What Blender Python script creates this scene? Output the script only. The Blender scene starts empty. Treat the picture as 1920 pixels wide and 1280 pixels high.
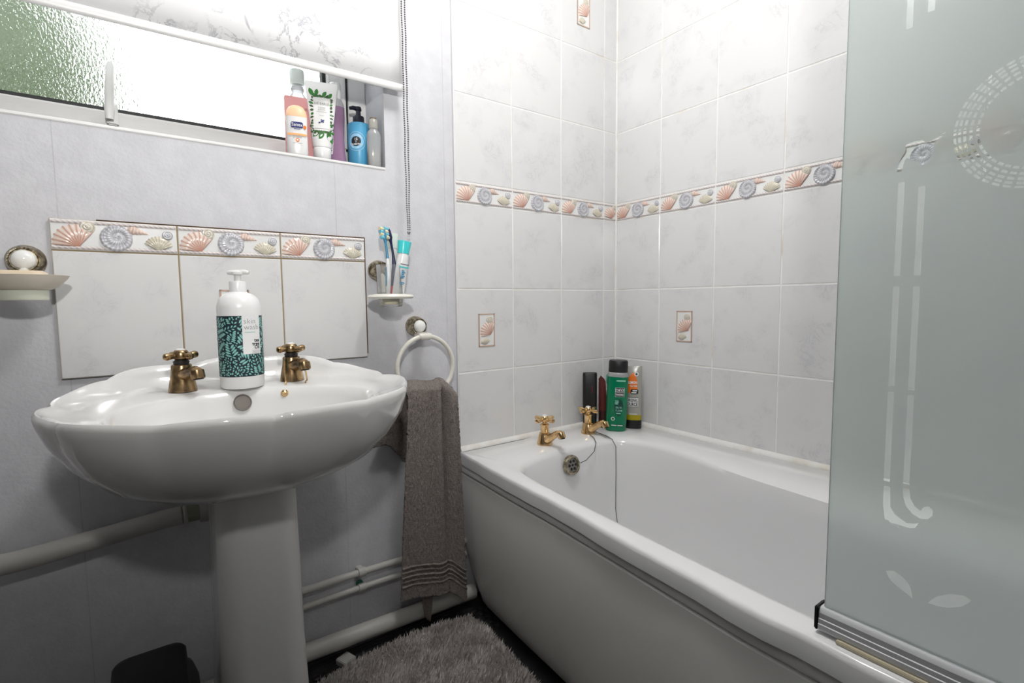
import bpy, bmesh, math, random
from mathutils import Matrix, Vector, noise
random.seed(7)
PI = math.pi
sc = bpy.context.scene
COL = sc.collection
ZO = 0.945                       # height of the reference grout line above the floor

# ------------------------------------------------------------------ camera
cam_d = bpy.data.cameras.new('camera'); cam = bpy.data.objects.new('camera', cam_d); COL.objects.link(cam)
yaw, pit, roll = 0.629615, -0.0794275, -0.0097738
fw = Vector((math.sin(yaw)*math.cos(pit), math.cos(yaw)*math.cos(pit), math.sin(pit)))
r0 = Vector((math.cos(yaw), -math.sin(yaw), 0)); u0 = r0.cross(fw)
rr = r0*math.cos(roll) + u0*math.sin(roll); uu = u0*math.cos(roll) - r0*math.sin(roll)
M = Matrix((rr, uu, -fw)).transposed().to_4x4(); M.translation = Vector((-1.41584, -1.29259, ZO-0.0367))
cam.matrix_world = M
cam_d.sensor_width = 36; cam_d.lens = 952.785/1920*36; cam_d.clip_start = 0.02
sc.camera = cam
# ------------------------------------------------------------------ view, world, lights
sc.view_settings.view_transform = 'Standard'; sc.view_settings.look = 'None'
sc.view_settings.gamma = 1; sc.view_settings.use_curve_mapping = False
sc.view_settings.exposure = 0.24
w = bpy.data.worlds.new('overcast_sky'); sc.world = w; w.use_nodes = True
bg = w.node_tree.nodes['Background']; bg.inputs[0].default_value = (0.96, 0.98, 1, 1); bg.inputs[1].default_value = 4.0
def light(name, loc, power, radius, color=(1, 1, 1), kind='POINT'):
    d = bpy.data.lights.new(name, kind); d.energy = power; d.shadow_soft_size = radius; d.color = color
    o = bpy.data.objects.new(name, d); COL.objects.link(o); o.location = loc; return o
fl = light('photographer_flash', (-1.44, -1.40, ZO+0.42), 34.0, 0.035, (1, 0.985, 0.96), 'SPOT')
fl.rotation_euler = (Vector((-1.0, 0.0, ZO+0.88))-fl.location).to_track_quat('-Z', 'Y').to_euler()   # head tilted up
fl.data.spot_size = math.radians(138); fl.data.spot_blend = 1.0
light('ceiling_bulb', (-0.86, -0.68, ZO+1.14), 18.0, 0.10, (1, 0.99, 0.975))

# ------------------------------------------------------------------ materials
MT = {}
def nt(m):
    m.use_nodes = True; return m.node_tree, m.node_tree.nodes, m.node_tree.links
def mat(name, color, rough=0.5, metal=0.0, spec=None, **kw):
    if name in MT: return MT[name]
    m = bpy.data.materials.new(name); t, n, l = nt(m); b = n['Principled BSDF']
    b.inputs['Base Color'].default_value = (*color, 1); b.inputs['Roughness'].default_value = rough
    b.inputs['Metallic'].default_value = metal
    if spec is not None: b.inputs['Specular IOR Level'].default_value = spec
    for k, v in kw.items(): b.inputs[k].default_value = v
    MT[name] = m; return m
def srgb(r, g, b):
    f = lambda c: (c/255/12.92 if c/255 <= 0.04045 else ((c/255+0.055)/1.055)**2.4)
    return (f(r), f(g), f(b))
def noise_mat(name, c1, c2, scale=8, rough=0.5, detail=6, lo=0.4, hi=0.7, bump=0.0, bscale=200, bdist=0.001, metal=0.0, dist=0.0, rnd=False, vec='Object', stretch=None):
    m = bpy.data.materials.new(name); t, n, l = nt(m); b = n['Principled BSDF']
    b.inputs['Roughness'].default_value = rough; b.inputs['Metallic'].default_value = metal
    tc = n.new('ShaderNodeTexCoord'); src = tc.outputs[vec]
    if rnd:
        oi = n.new('ShaderNodeObjectInfo'); mu = n.new('ShaderNodeMath'); mu.operation = 'MULTIPLY'; mu.inputs[1].default_value = 37
        l.new(oi.outputs['Random'], mu.inputs[0]); va = n.new('ShaderNodeVectorMath'); va.operation = 'ADD'
        l.new(src, va.inputs[0]); l.new(mu.outputs[0], va.inputs[1]); src = va.outputs[0]
    if stretch:
        mp = n.new('ShaderNodeMapping'); mp.inputs['Scale'].default_value = stretch; l.new(src, mp.inputs[0]); src = mp.outputs[0]
    no = n.new('ShaderNodeTexNoise'); no.inputs['Scale'].default_value = scale; no.inputs['Detail'].default_value = detail
    no.inputs['Distortion'].default_value = dist; l.new(src, no.inputs['Vector'])
    cr = n.new('ShaderNodeValToRGB'); cr.color_ramp.elements[0].position = lo; cr.color_ramp.elements[1].position = hi
    cr.color_ramp.elements[0].color = (*c1, 1); cr.color_ramp.elements[1].color = (*c2, 1)
    l.new(no.outputs['Fac'], cr.inputs[0]); l.new(cr.outputs[0], b.inputs['Base Color'])
    if bump:
        n2 = n.new('ShaderNodeTexNoise'); n2.inputs['Scale'].default_value = bscale; n2.inputs['Detail'].default_value = 4; l.new(src, n2.inputs['Vector'])
        bp = n.new('ShaderNodeBump'); bp.inputs['Strength'].default_value = bump; bp.inputs['Distance'].default_value = bdist
        l.new(n2.outputs['Fac'], bp.inputs['Height']); l.new(bp.outputs[0], b.inputs['Normal'])
    MT[name] = m; return m

# wall tile: pale marble glaze, thin soft veins, different on every tile
def tile_mat():
    m = bpy.data.materials.new('marbled_tile'); t, n, l = nt(m); b = n['Principled BSDF']; b.inputs['Roughness'].default_value = 0.16
    tc = n.new('ShaderNodeTexCoord'); oi = n.new('ShaderNodeObjectInfo')
    mu = n.new('ShaderNodeMath'); mu.operation = 'MULTIPLY'; mu.inputs[1].default_value = 53; l.new(oi.outputs['Random'], mu.inputs[0])
    va = n.new('ShaderNodeVectorMath'); va.operation = 'ADD'; l.new(tc.outputs['Object'], va.inputs[0]); l.new(mu.outputs[0], va.inputs[1])
    a = n.new('ShaderNodeTexNoise'); a.inputs['Scale'].default_value = 19; a.inputs['Detail'].default_value = 7; a.inputs['Roughness'].default_value = 0.62; a.inputs['Distortion'].default_value = 1.2
    l.new(va.outputs[0], a.inputs['Vector'])
    s = n.new('ShaderNodeMath'); s.operation = 'SUBTRACT'; s.inputs[1].default_value = 0.5; l.new(a.outputs['Fac'], s.inputs[0])
    ab = n.new('ShaderNodeMath'); ab.operation = 'ABSOLUTE'; l.new(s.outputs[0], ab.inputs[0])
    r1 = n.new('ShaderNodeMapRange'); r1.inputs[1].default_value = 0.0; r1.inputs[2].default_value = 0.03; r1.inputs[3].default_value = 1; r1.inputs[4].default_value = 0; l.new(ab.outputs[0], r1.inputs[0])
    c = n.new('ShaderNodeTexNoise'); c.inputs['Scale'].default_value = 12; c.inputs['Detail'].default_value = 3; l.new(va.outputs[0], c.inputs['Vector'])
    r2 = n.new('ShaderNodeMapRange'); r2.inputs[1].default_value = 0.5; r2.inputs[2].default_value = 0.68; l.new(c.outputs['Fac'], r2.inputs[0])
    p = n.new('ShaderNodeMath'); p.operation = 'MULTIPLY'; l.new(r1.outputs[0], p.inputs[0]); l.new(r2.outputs[0], p.inputs[1])
    cl = n.new('ShaderNodeMath'); cl.operation = 'MULTIPLY'; cl.inputs[1].default_value = 0.36; l.new(p.outputs[0], cl.inputs[0])
    bs = n.new('ShaderNodeMix'); bs.data_type = 'RGBA'; bs.inputs[6].default_value = (0.725, 0.725, 0.725, 1); bs.inputs[7].default_value = (0.69, 0.687, 0.695, 1); l.new(r2.outputs[0], bs.inputs[0])
    mx = n.new('ShaderNodeMix'); mx.data_type = 'RGBA'; mx.inputs[7].default_value = (0.47, 0.465, 0.485, 1)
    l.new(bs.outputs[2], mx.inputs[6]); l.new(cl.outputs[0], mx.inputs[0]); l.new(mx.outputs[2], b.inputs['Base Color'])
    MT['tile'] = m; return m
tile_mat()
def wallpaper_mat():
    m = noise_mat('lilac_wallpaper', (0.585, 0.585, 0.615), (0.63, 0.63, 0.66), scale=30, rough=0.62, bump=0.35, bscale=130, bdist=0.002)
    t, n, l = nt(m); b = n['Principled BSDF']
    tc = n.new('ShaderNodeTexCoord'); sx = n.new('ShaderNodeSeparateXYZ'); l.new(tc.outputs['Object'], sx.inputs[0])
    nz = n.new('ShaderNodeTexNoise'); nz.inputs['Scale'].default_value = 14; l.new(tc.outputs['Object'], nz.inputs['Vector'])
    acc = None
    for x0 in (-1.533, -1.0085, -0.70):
        a = n.new('ShaderNodeMath'); a.operation = 'ADD'; a.inputs[1].default_value = -x0; l.new(sx.outputs[0], a.inputs[0])
        c = n.new('ShaderNodeMath'); c.operation = 'ABSOLUTE'; l.new(a.outputs[0], c.inputs[0])
        d = n.new('ShaderNodeMath'); d.operation = 'LESS_THAN'; d.inputs[1].default_value = 0.0009; l.new(c.outputs[0], d.inputs[0])
        if acc is None: acc = d
        else:
            e = n.new('ShaderNodeMath'); e.operation = 'MAXIMUM'; l.new(acc.outputs[0], e.inputs[0]); l.new(d.outputs[0], e.inputs[1]); acc = e
    f = n.new('ShaderNodeMath'); f.operation = 'MULTIPLY'; l.new(acc.outputs[0], f.inputs[0]); l.new(nz.outputs['Fac'], f.inputs[1])
    mx = n.new('ShaderNodeMix'); mx.data_type = 'RGBA'; mx.inputs[7].default_value = (0.44, 0.43, 0.44, 1)
    src = b.inputs['Base Color'].links[0].from_socket
    l.new(src, mx.inputs[6]); l.new(f.outputs[0], mx.inputs[0]); l.new(mx.outputs[2], b.inputs['Base Color'])
    return m
wallpaper_mat()
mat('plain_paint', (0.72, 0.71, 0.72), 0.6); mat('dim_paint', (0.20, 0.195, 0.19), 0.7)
mat('ceiling_paint', (0.85, 0.85, 0.85), 0.7)
noise_mat('grout', (0.66, 0.58, 0.47), (0.84, 0.83, 0.81), scale=7, rough=0.8, lo=0.28, hi=0.46)
mat('white_trim', (0.80, 0.80, 0.79), 0.35)
noise_mat('sealant', (0.70, 0.66, 0.58), (0.82, 0.81, 0.79), scale=14, rough=0.35, lo=0.3, hi=0.5)
mat('upvc', (0.78, 0.77, 0.755), 0.3)
mat('black_rubber', (0.012, 0.012, 0.013), 0.5)
mat('ceramic', (0.71, 0.705, 0.695), 0.07, **{'Coat Weight': 0.4})
mat('pedestal_ceramic', (0.74, 0.74, 0.735), 0.1)
mat('acrylic', (0.80, 0.80, 0.805), 0.13)
mat('panel_plastic', (0.79, 0.785, 0.755), 0.33)
mat('rail_plastic', (0.62, 0.61, 0.60), 0.35)
noise_mat('aged_brass', (0.13, 0.085, 0.05), (0.50, 0.345, 0.18), scale=55, rough=0.27, lo=0.34, hi=0.6, metal=1.0)
noise_mat('gold_brass', (0.50, 0.32, 0.15), (0.80, 0.56, 0.29), scale=60, rough=0.18, lo=0.3, hi=0.55, metal=1.0)
noise_mat('antique_brass', (0.20, 0.17, 0.12), (0.52, 0.46, 0.34), scale=120, rough=0.33, lo=0.38, hi=0.6, metal=1.0)
mat('dark_hole', (0.015, 0.014, 0.013), 0.6)
mat('grey_metal', (0.30, 0.28, 0.26), 0.35, 0.8)
mat('ivory_plastic', (0.76, 0.74, 0.67), 0.28)
mat('porcelain_white', (0.82, 0.82, 0.80), 0.12)
mat('soap', (0.70, 0.58, 0.43), 0.45)
mat('dish_cream', (0.62, 0.56, 0.47), 0.3)
mat('dish_foot', (0.62, 0.64, 0.53), 0.25)
mat('pipe_white', (0.52, 0.505, 0.475), 0.4)
mat('pipe_grey', (0.38, 0.38, 0.37), 0.4)
noise_mat('towel', (0.19, 0.16, 0.145), (0.36, 0.315, 0.29), scale=420, rough=0.95, detail=2, lo=0.35, hi=0.65, bump=0.9, bscale=650, bdist=0.004)
noise_mat('towel_band', (0.20, 0.17, 0.15), (0.30, 0.26, 0.235), scale=500, rough=0.9, detail=2)
noise_mat('floor_vinyl', (0.012, 0.012, 0.013), (0.022, 0.022, 0.023), scale=20, rough=0.42)
mat('pebble', (0.016, 0.016, 0.017), 0.3)
noise_mat('mat_base', (0.30, 0.27, 0.25), (0.36, 0.33, 0.31), scale=60, rough=0.95)
mat('bin_black', (0.008, 0.008, 0.009), 0.5)
mat('bag_grey', (0.10, 0.10, 0.105), 0.5)
mat('aluminium', (0.70, 0.71, 0.73), 0.38, 0.3)
mat('seal_yellow', (0.60, 0.54, 0.40), 0.45)
mat('steel_chain', (0.12, 0.12, 0.12), 0.35, 0.5)
mat('white_plastic', (0.80, 0.80, 0.80), 0.28)
mat('off_white_plastic', (0.74, 0.74, 0.72), 0.35)
mat('black_plastic', (0.010, 0.010, 0.011), 0.4)
mat('leaf_green', srgb(50, 120, 45), 0.5); mat('leaf_dark', srgb(62, 84, 52), 0.5)
mat('ink_black', (0.012, 0.012, 0.014), 0.5); mat('ink_grey', (0.22, 0.22, 0.23), 0.5); mat('ink_white', (0.82, 0.83, 0.82), 0.5)
mat('ink_navy', srgb(30, 40, 110), 0.4); mat('ink_orange', srgb(240, 120, 30), 0.45); mat('ink_peach', srgb(246, 178, 112), 0.45)
mat('ink_teal', srgb(136, 194, 186), 0.4); mat('ink_darkteal', srgb(20, 42, 52), 0.4)
mat('pink_box', srgb(228, 164, 164), 0.45); mat('peach_cap', srgb(244, 200, 160), 0.35)
mat('blue_bottle', srgb(86, 170, 212), 0.35); mat('label_skyblue', srgb(140, 200, 235), 0.4); mat('navy_plastic', srgb(18, 20, 40), 0.35)
mat('silver_print', (0.55, 0.55, 0.57), 0.3, 0.6)
mat('maroon', srgb(92, 38, 36), 0.3); mat('green_liquid', srgb(0, 120, 82), 0.16); mat('grey_clear', srgb(168, 166, 158), 0.2)
mat('yellow_liquid', srgb(175, 160, 20), 0.2); mat('ink_crimson', srgb(150, 30, 60), 0.4); mat('teal_cap', srgb(66, 205, 208), 0.3)
mat('brush_blue', srgb(70, 140, 175), 0.3); mat('brush_navy', srgb(38, 42, 78), 0.3); mat('brush_red', srgb(205, 40, 45), 0.35); mat('bristle_blue', srgb(120, 195, 215), 0.6); mat('bristle_cream', srgb(225, 214, 180), 0.6)
mat('clear_cap', srgb(214, 222, 215), 0.15); mat('white_liquid', (0.72, 0.71, 0.66), 0.4); mat('cap_brown', srgb(120, 100, 70), 0.4)
mat('gap_shadow', srgb(78, 56, 40), 0.9); mat('copper_green', srgb(40, 120, 90), 0.7); mat('lamp_base', (0.8, 0.8, 0.8), 0.4)
def glassy(name, color, rough, tr):
    """thin clear plastic / glass: part straight-through, part glossy surface"""
    m = bpy.data.materials.new(name); t, n, l = nt(m); out = n['Material Output']; b = n['Principled BSDF']
    b.inputs['Base Color'].default_value = (*color, 1); b.inputs['Roughness'].default_value = rough
    tp = n.new('ShaderNodeBsdfTransparent'); tp.inputs[0].default_value = (*color, 1)
    mx = n.new('ShaderNodeMixShader'); fr = n.new('ShaderNodeFresnel'); fr.inputs[0].default_value = 1.35
    mp = n.new('ShaderNodeMapRange'); mp.inputs[3].default_value = tr; mp.inputs[4].default_value = 1.0; l.new(fr.outputs[0], mp.inputs[0])
    l.new(mp.outputs[0], mx.inputs[0]); l.new(tp.outputs[0], mx.inputs[1]); l.new(b.outputs[0], mx.inputs[2]); l.new(mx.outputs[0], out.inputs[0])
    MT[name] = m; return m
glassy('clear_plastic', (0.98, 0.985, 0.985), 0.05, 0.05); glassy('clear_bottle', (0.80, 0.81, 0.82), 0.1, 0.35)
glassy('purple_clear', (0.50, 0.30, 0.48), 0.08, 0.6); glassy('clear_glass', (0.95, 0.98, 0.97), 0.03, 0.03); glassy('pale_bottle', (0.90, 0.93, 0.93), 0.08, 0.35)
def frosted_mat():
    m = bpy.data.materials.new('etched_frosting'); t, n, l = nt(m); out = n['Material Output']; n.remove(n['Principled BSDF'])
    tl = n.new('ShaderNodeBsdfTranslucent'); tl.inputs[0].default_value = (0.90, 0.93, 0.925, 1)
    df = n.new('ShaderNodeBsdfDiffuse'); df.inputs[0].default_value = (0.88, 0.915, 0.905, 1)
    rf = n.new('ShaderNodeBsdfRefraction'); rf.inputs['Roughness'].default_value = 0.4; rf.inputs['IOR'].default_value = 1.2; rf.inputs[0].default_value = (0.93, 0.965, 0.955, 1)
    a = n.new('ShaderNodeMixShader'); a.inputs[0].default_value = 0.6; l.new(tl.outputs[0], a.inputs[1]); l.new(df.outputs[0], a.inputs[2])
    b = n.new('ShaderNodeMixShader'); b.inputs[0].default_value = 0.5; l.new(a.outputs[0], b.inputs[1]); l.new(rf.outputs[0], b.inputs[2])
    tp = n.new('ShaderNodeBsdfTransparent'); tp.inputs[0].default_value = (0.93, 0.965, 0.955, 1); c = n.new('ShaderNodeMixShader'); c.inputs[0].default_value = 0.15; l.new(b.outputs[0], c.inputs[1]); l.new(tp.outputs[0], c.inputs[2])
    l.new(c.outputs[0], out.inputs[0]); MT['frost'] = m
frosted_mat()
def window_glass_mat():
    m = bpy.data.materials.new('rain_glass'); t, n, l = nt(m); out = n['Material Output']; n.remove(n['Principled BSDF'])
    tc = n.new('ShaderNodeTexCoord'); mp = n.new('ShaderNodeMapping'); mp.inputs['Scale'].default_value = (1, 1, 0.55); l.new(tc.outputs['Object'], mp.inputs[0])
    a = n.new('ShaderNodeTexNoise'); a.inputs['Scale'].default_value = 420; a.inputs['Detail'].default_value = 2; l.new(mp.outputs[0], a.inputs['Vector'])
    v = n.new('ShaderNodeTexVoronoi'); v.inputs['Scale'].default_value = 210; l.new(mp.outputs[0], v.inputs['Vector'])
    ad = n.new('ShaderNodeMath'); ad.operation = 'ADD'; l.new(a.outputs['Fac'], ad.inputs[0]); l.new(v.outputs['Distance'], ad.inputs[1])
    bp = n.new('ShaderNodeBump'); bp.inputs['Strength'].default_value = 0.45; bp.inputs['Distance'].default_value = 0.002; l.new(ad.outputs[0], bp.inputs['Height'])
    rf = n.new('ShaderNodeBsdfRefraction'); rf.inputs['IOR'].default_value = 1.3; rf.inputs['Roughness'].default_value = 0.16; l.new(bp.outputs[0], rf.inputs['Normal'])
    tp = n.new('ShaderNodeBsdfTransparent'); gl = n.new('ShaderNodeBsdfGlossy'); gl.inputs['Roughness'].default_value = 0.1; l.new(bp.outputs[0], gl.inputs['Normal'])
    x = n.new('ShaderNodeMixShader'); x.inputs[0].default_value = 0.85; l.new(tp.outputs[0], x.inputs[1]); l.new(rf.outputs[0], x.inputs[2])
    y = n.new('ShaderNodeMixShader'); y.inputs[0].default_value = 0.05; l.new(x.outputs[0], y.inputs[1]); l.new(gl.outputs[0], y.inputs[2])
    l.new(y.outputs[0], out.inputs[0]); MT['rain_glass'] = m
window_glass_mat()
def blind_mat():
    m = noise_mat('marble_print_fabric', (0.80, 0.80, 0.80), (0.80, 0.80, 0.80), scale=10, rough=0.8); t, n, l = nt(m); b = n['Principled BSDF']
    tc = n.new('ShaderNodeTexCoord'); a = n.new('ShaderNodeTexNoise'); a.inputs['Scale'].default_value = 13; a.inputs['Detail'].default_value = 9; a.inputs['Roughness'].default_value = 0.68; a.inputs['Distortion'].default_value = 0.9
    l.new(tc.outputs['Object'], a.inputs['Vector'])
    s = n.new('ShaderNodeMath'); s.operation = 'SUBTRACT'; s.inputs[1].default_value = 0.5; l.new(a.outputs['Fac'], s.inputs[0])
    ab = n.new('ShaderNodeMath'); ab.operation = 'ABSOLUTE'; l.new(s.outputs[0], ab.inputs[0])
    r1 = n.new('ShaderNodeMapRange'); r1.inputs[1].default_value = 0.0; r1.inputs[2].default_value = 0.035; r1.inputs[3].default_value = 1; r1.inputs[4].default_value = 0; l.new(ab.outputs[0], r1.inputs[0])
    c = n.new('ShaderNodeTexNoise'); c.inputs['Scale'].default_value = 7; c.inputs['Detail'].default_value = 4; l.new(tc.outputs['Object'], c.inputs['Vector'])
    r2 = n.new('ShaderNodeMapRange'); r2.inputs[1].default_value = 0.5; r2.inputs[2].default_value = 0.60; l.new(c.outputs['Fac'], r2.inputs[0])
    p = n.new('ShaderNodeMath'); p.operation = 'MULTIPLY'; l.new(r1.outputs[0], p.inputs[0]); l.new(r2.outputs[0], p.inputs[1])
    mx = n.new('ShaderNodeMix'); mx.data_type = 'RGBA'; mx.inputs[6].default_value = (0.80, 0.80, 0.81, 1); mx.inputs[7].default_value = (0.42, 0.42, 0.46, 1)
    l.new(p.outputs[0], mx.inputs[0]); l.new(mx.outputs[2], b.inputs['Base Color'])
    MT['blind'] = m
blind_mat()
def vcol_mat():
    m = bpy.data.materials.new('shell_glaze'); t, n, l = nt(m); b = n['Principled BSDF']; b.inputs['Roughness'].default_value = 0.15
    a = n.new('ShaderNodeAttribute'); a.attribute_name = 'Col'; l.new(a.outputs['Color'], b.inputs['Base Color']); MT['vcol'] = m
vcol_mat()
mat('border_white', (0.80, 0.80, 0.79), 0.14)
noise_mat('foliage', (0.012, 0.022, 0.007), (0.05, 0.080, 0.030), scale=9, rough=0.8, lo=0.35, hi=0.65)
def emit_mat(name, color, s):
    m = bpy.data.materials.new(name); t, n, l = nt(m); b = n['Principled BSDF']; b.inputs['Emission Color'].default_value = (*color, 1); b.inputs['Emission Strength'].default_value = s
    MT[name] = m
emit_mat('opal_lit', (1, 0.98, 0.95), 3.0)
def mat_pile():
    noise_mat('mat_pile', (0.64, 0.59, 0.56), (0.90, 0.86, 0.83), scale=26, rough=0.95, lo=0.3, hi=0.7)
mat_pile()

# ------------------------------------------------------------------ mesh helpers
class MB:
    def __init__(s): s.v = []; s.f = []; s.c = None
    def add(s, v, f):
        o = len(s.v); s.v += [tuple(p) for p in v]; s.f += [tuple(i+o for i in q) for q in f]; return s
    def box(s, x0, x1, y0, y1, z0, z1):
        v = [(x, y, z) for z in (z0, z1) for y in (y0, y1) for x in (x0, x1)]
        return s.add(v, [(0, 2, 3, 1), (4, 5, 7, 6), (0, 1, 5, 4), (2, 6, 7, 3), (0, 4, 6, 2), (1, 3, 7, 5)])
    def loft(s, rings, cap0=True, cap1=True, closed=True):
        n = len(rings[0]); v = [p for r in rings for p in r]; f = []
        for k in range(len(rings)-1):
            for i in range(n if closed else n-1):
                j = (i+1) % n; f.append((k*n+i, k*n+j, (k+1)*n+j, (k+1)*n+i))
        if cap0: f.append(tuple(reversed(range(n))))
        if cap1: f.append(tuple(range((len(rings)-1)*n, len(rings)*n)))
        return s.add(v, f)
    def lathe(s, prof, n=24, c=(0, 0, 0), sx=1, sy=1, cap0=True, cap1=True):
        return s.loft([[(c[0]+r*sx*math.cos(2*PI*i/n), c[1]+r*sy*math.sin(2*PI*i/n), c[2]+z) for i in range(n)] for r, z in prof], cap0, cap1)
    def tube(s, pts, rad, n=10, closed=False, caps=True):
        P = [Vector(p) for p in pts]; m = len(P); rings = []
        R = rad if isinstance(rad, (list, tuple)) else [rad]*m
        ref = None
        for i in range(m):
            if closed: d = P[(i+1) % m]-P[i-1]
            else: d = P[min(i+1, m-1)]-P[max(i-1, 0)]
            d.normalize()
            if ref is None:
                ref = Vector((0, 0, 1)) if abs(d.z) < 0.9 else Vector((1, 0, 0))
            a = d.cross(ref).normalized(); b = a.cross(d).normalized(); ref = b
            rings.append([P[i]+a*R[i]*math.cos(2*PI*k/n)+b*R[i]*math.sin(2*PI*k/n) for k in range(n)])
        if closed: rings.append(rings[0])
        return s.loft(rings, caps and not closed, caps and not closed)
    def prism(s, poly, h0, h1, fn=lambda x, y, h: (x, y, h)):
        n = len(poly); return s.loft([[fn(x, y, h0) for x, y in poly], [fn(x, y, h1) for x, y in poly]])
    def xf(s, mtx):
        s.v = [tuple(mtx @ Vector(p)) for p in s.v]; return s
    def build(s, name, m, parent=None, smooth=40, bevel=0, cols=None):
        me = bpy.data.meshes.new(name); me.from_pydata(s.v, [], s.f); me.validate(); me.update()
        if bevel:
            bm = bmesh.new(); bm.from_mesh(me); bmesh.ops.recalc_face_normals(bm, faces=bm.faces)
            bmesh.ops.bevel(bm, geom=bm.edges[:], offset=bevel, segments=2, affect='EDGES', clamp_overlap=True); bm.to_mesh(me); bm.free()
        else:
            bm = bmesh.new(); bm.from_mesh(me); bmesh.ops.recalc_face_normals(bm, faces=bm.faces); bm.to_mesh(me); bm.free()
        if smooth:
            me.polygons.foreach_set('use_smooth', [True]*len(me.polygons)); me.set_sharp_from_angle(angle=math.radians(smooth))
        if cols:
            at = me.color_attributes.new('Col', 'FLOAT_COLOR', 'POINT')
            for i, c in enumerate(cols): at.data[i].color = (*c, 1)
        me.materials.append(MT[m] if isinstance(m, str) else m)
        o = bpy.data.objects.new(name, me); COL.objects.link(o)
        if parent: o.parent = parent
        return o
def inst(src, name, parent, loc=None, mtx=None):
    o = bpy.data.objects.new(name, src.data if hasattr(src, 'data') else src); COL.objects.link(o); o.parent = parent
    if loc is not None: o.location = loc
    if mtx is not None: o.matrix_basis = mtx
    return o
def thing(name, label, cat, loc=(0, 0, 0), rotz=0, group=None):
    o = bpy.data.objects.new(name, None); COL.objects.link(o); o.empty_display_size = 0.02
    o.location = loc; o.rotation_euler = (0, 0, rotz); return tag(o, label, cat, group)
def tag(o, label, cat, group=None):
    o['label'] = label; o['category'] = cat
    if group: o['group'] = group
    return o
def struct(o, label, cat):
    o['kind'] = 'structure'; return tag(o, label, cat)
def grid(nu, nv, fn, cfn=None):
    """open grid surface; fn(u,v)->point, cfn(u,v)->colour"""
    m = MB(); v = []; c = []
    for j in range(nv+1):
        for i in range(nu+1):
            v.append(fn(i/nu, j/nv)); c.append(cfn(i/nu, j/nv) if cfn else None)
    f = [(j*(nu+1)+i, j*(nu+1)+i+1, (j+1)*(nu+1)+i+1, (j+1)*(nu+1)+i) for j in range(nv) for i in range(nu)]
    m.add(v, f); return m, (c if cfn else None)
def rrect(w, h, r, n=5):
    p = []
    for cx, cy, a0 in ((w/2-r, h/2-r, 0), (-w/2+r, h/2-r, 90), (-w/2+r, -h/2+r, 180), (w/2-r, -h/2+r, 270)):
        for k in range(n+1):
            a = math.radians(a0+90*k/n); p.append((cx+r*math.cos(a), cy+r*math.sin(a)))
    return p
def text_geo(s, size, fat=0.0, align='CENTER', squeeze=1.0):
    cu = bpy.data.curves.new('txt', 'FONT'); cu.body = s; cu.size = size; cu.align_x = align; cu.align_y = 'CENTER'; cu.offset = fat; cu.resolution_u = 2
    o = bpy.data.objects.new('txt', cu); COL.objects.link(o); dg = bpy.context.evaluated_depsgraph_get()
    me = bpy.data.meshes.new_from_object(o.evaluated_get(dg)); v = [(p.co.x*squeeze, p.co.y) for p in me.vertices]; f = [tuple(p.vertices) for p in me.polygons]
    bpy.data.objects.remove(o); bpy.data.curves.remove(cu); bpy.data.meshes.remove(me); return v, f
def lettering(s, size, m, parent, fn, fat=0.0, name='lettering', align='CENTER', squeeze=1.0):
    v, f = text_geo(s, size, fat, align, squeeze); mb = MB(); mb.add([fn(x, y) for x, y in v], f); return mb.build(name, m, parent, smooth=0)
def patch(poly, m, parent, fn, name, sub=1):
    """flat printed shape mapped to a surface, thin"""
    bm = bmesh.new(); bm.faces.new([bm.verts.new((x, y, 0)) for x, y in poly]); bmesh.ops.triangulate(bm, faces=bm.faces[:])
    bmesh.ops.subdivide_edges(bm, edges=bm.edges[:], cuts=3, use_grid_fill=True); bmesh.ops.triangulate(bm, faces=bm.faces[:]); bm.verts.index_update()
    mb = MB(); mb.add([fn(v.co.x, v.co.y) for v in bm.verts], [tuple(v.index for v in f.verts) for f in bm.faces]); bm.free(); return mb.build(name, m, parent, smooth=0)
def rectpatch(x0, x1, y0, y1, m, parent, fn, name, n=10):
    g, _ = grid(n, 1, lambda u, v: fn(x0+(x1-x0)*u, y0+(y1-y0)*v)); return g.build(name, m, parent, smooth=60)
def cr_closed(pts, n):
    out = []; k = len(pts)
    for i in range(k):
        p0, p1, p2, p3 = (Vector(pts[(i+j-1) % k]) for j in range(4))
        for q in range(n):
            t = q/n; out.append(0.5*((2*p1)+(-p0+p2)*t+(2*p0-5*p1+4*p2-p3)*t*t+(-p0+3*p1-3*p2+p3)*t**3))
    return out
def lerp_tab(tab, x):
    if x <= tab[0][0]: return tab[0][1]
    for (a, b), (c, d) in zip(tab, tab[1:]):
        if x <= c:
            t = (x-a)/(c-a); return b+(d-b)*t
    return tab[-1][1]
def sstep(a, b, x):
    t = max(0, min(1, (x-a)/(b-a))); return t*t*(3-2*t)

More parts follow.
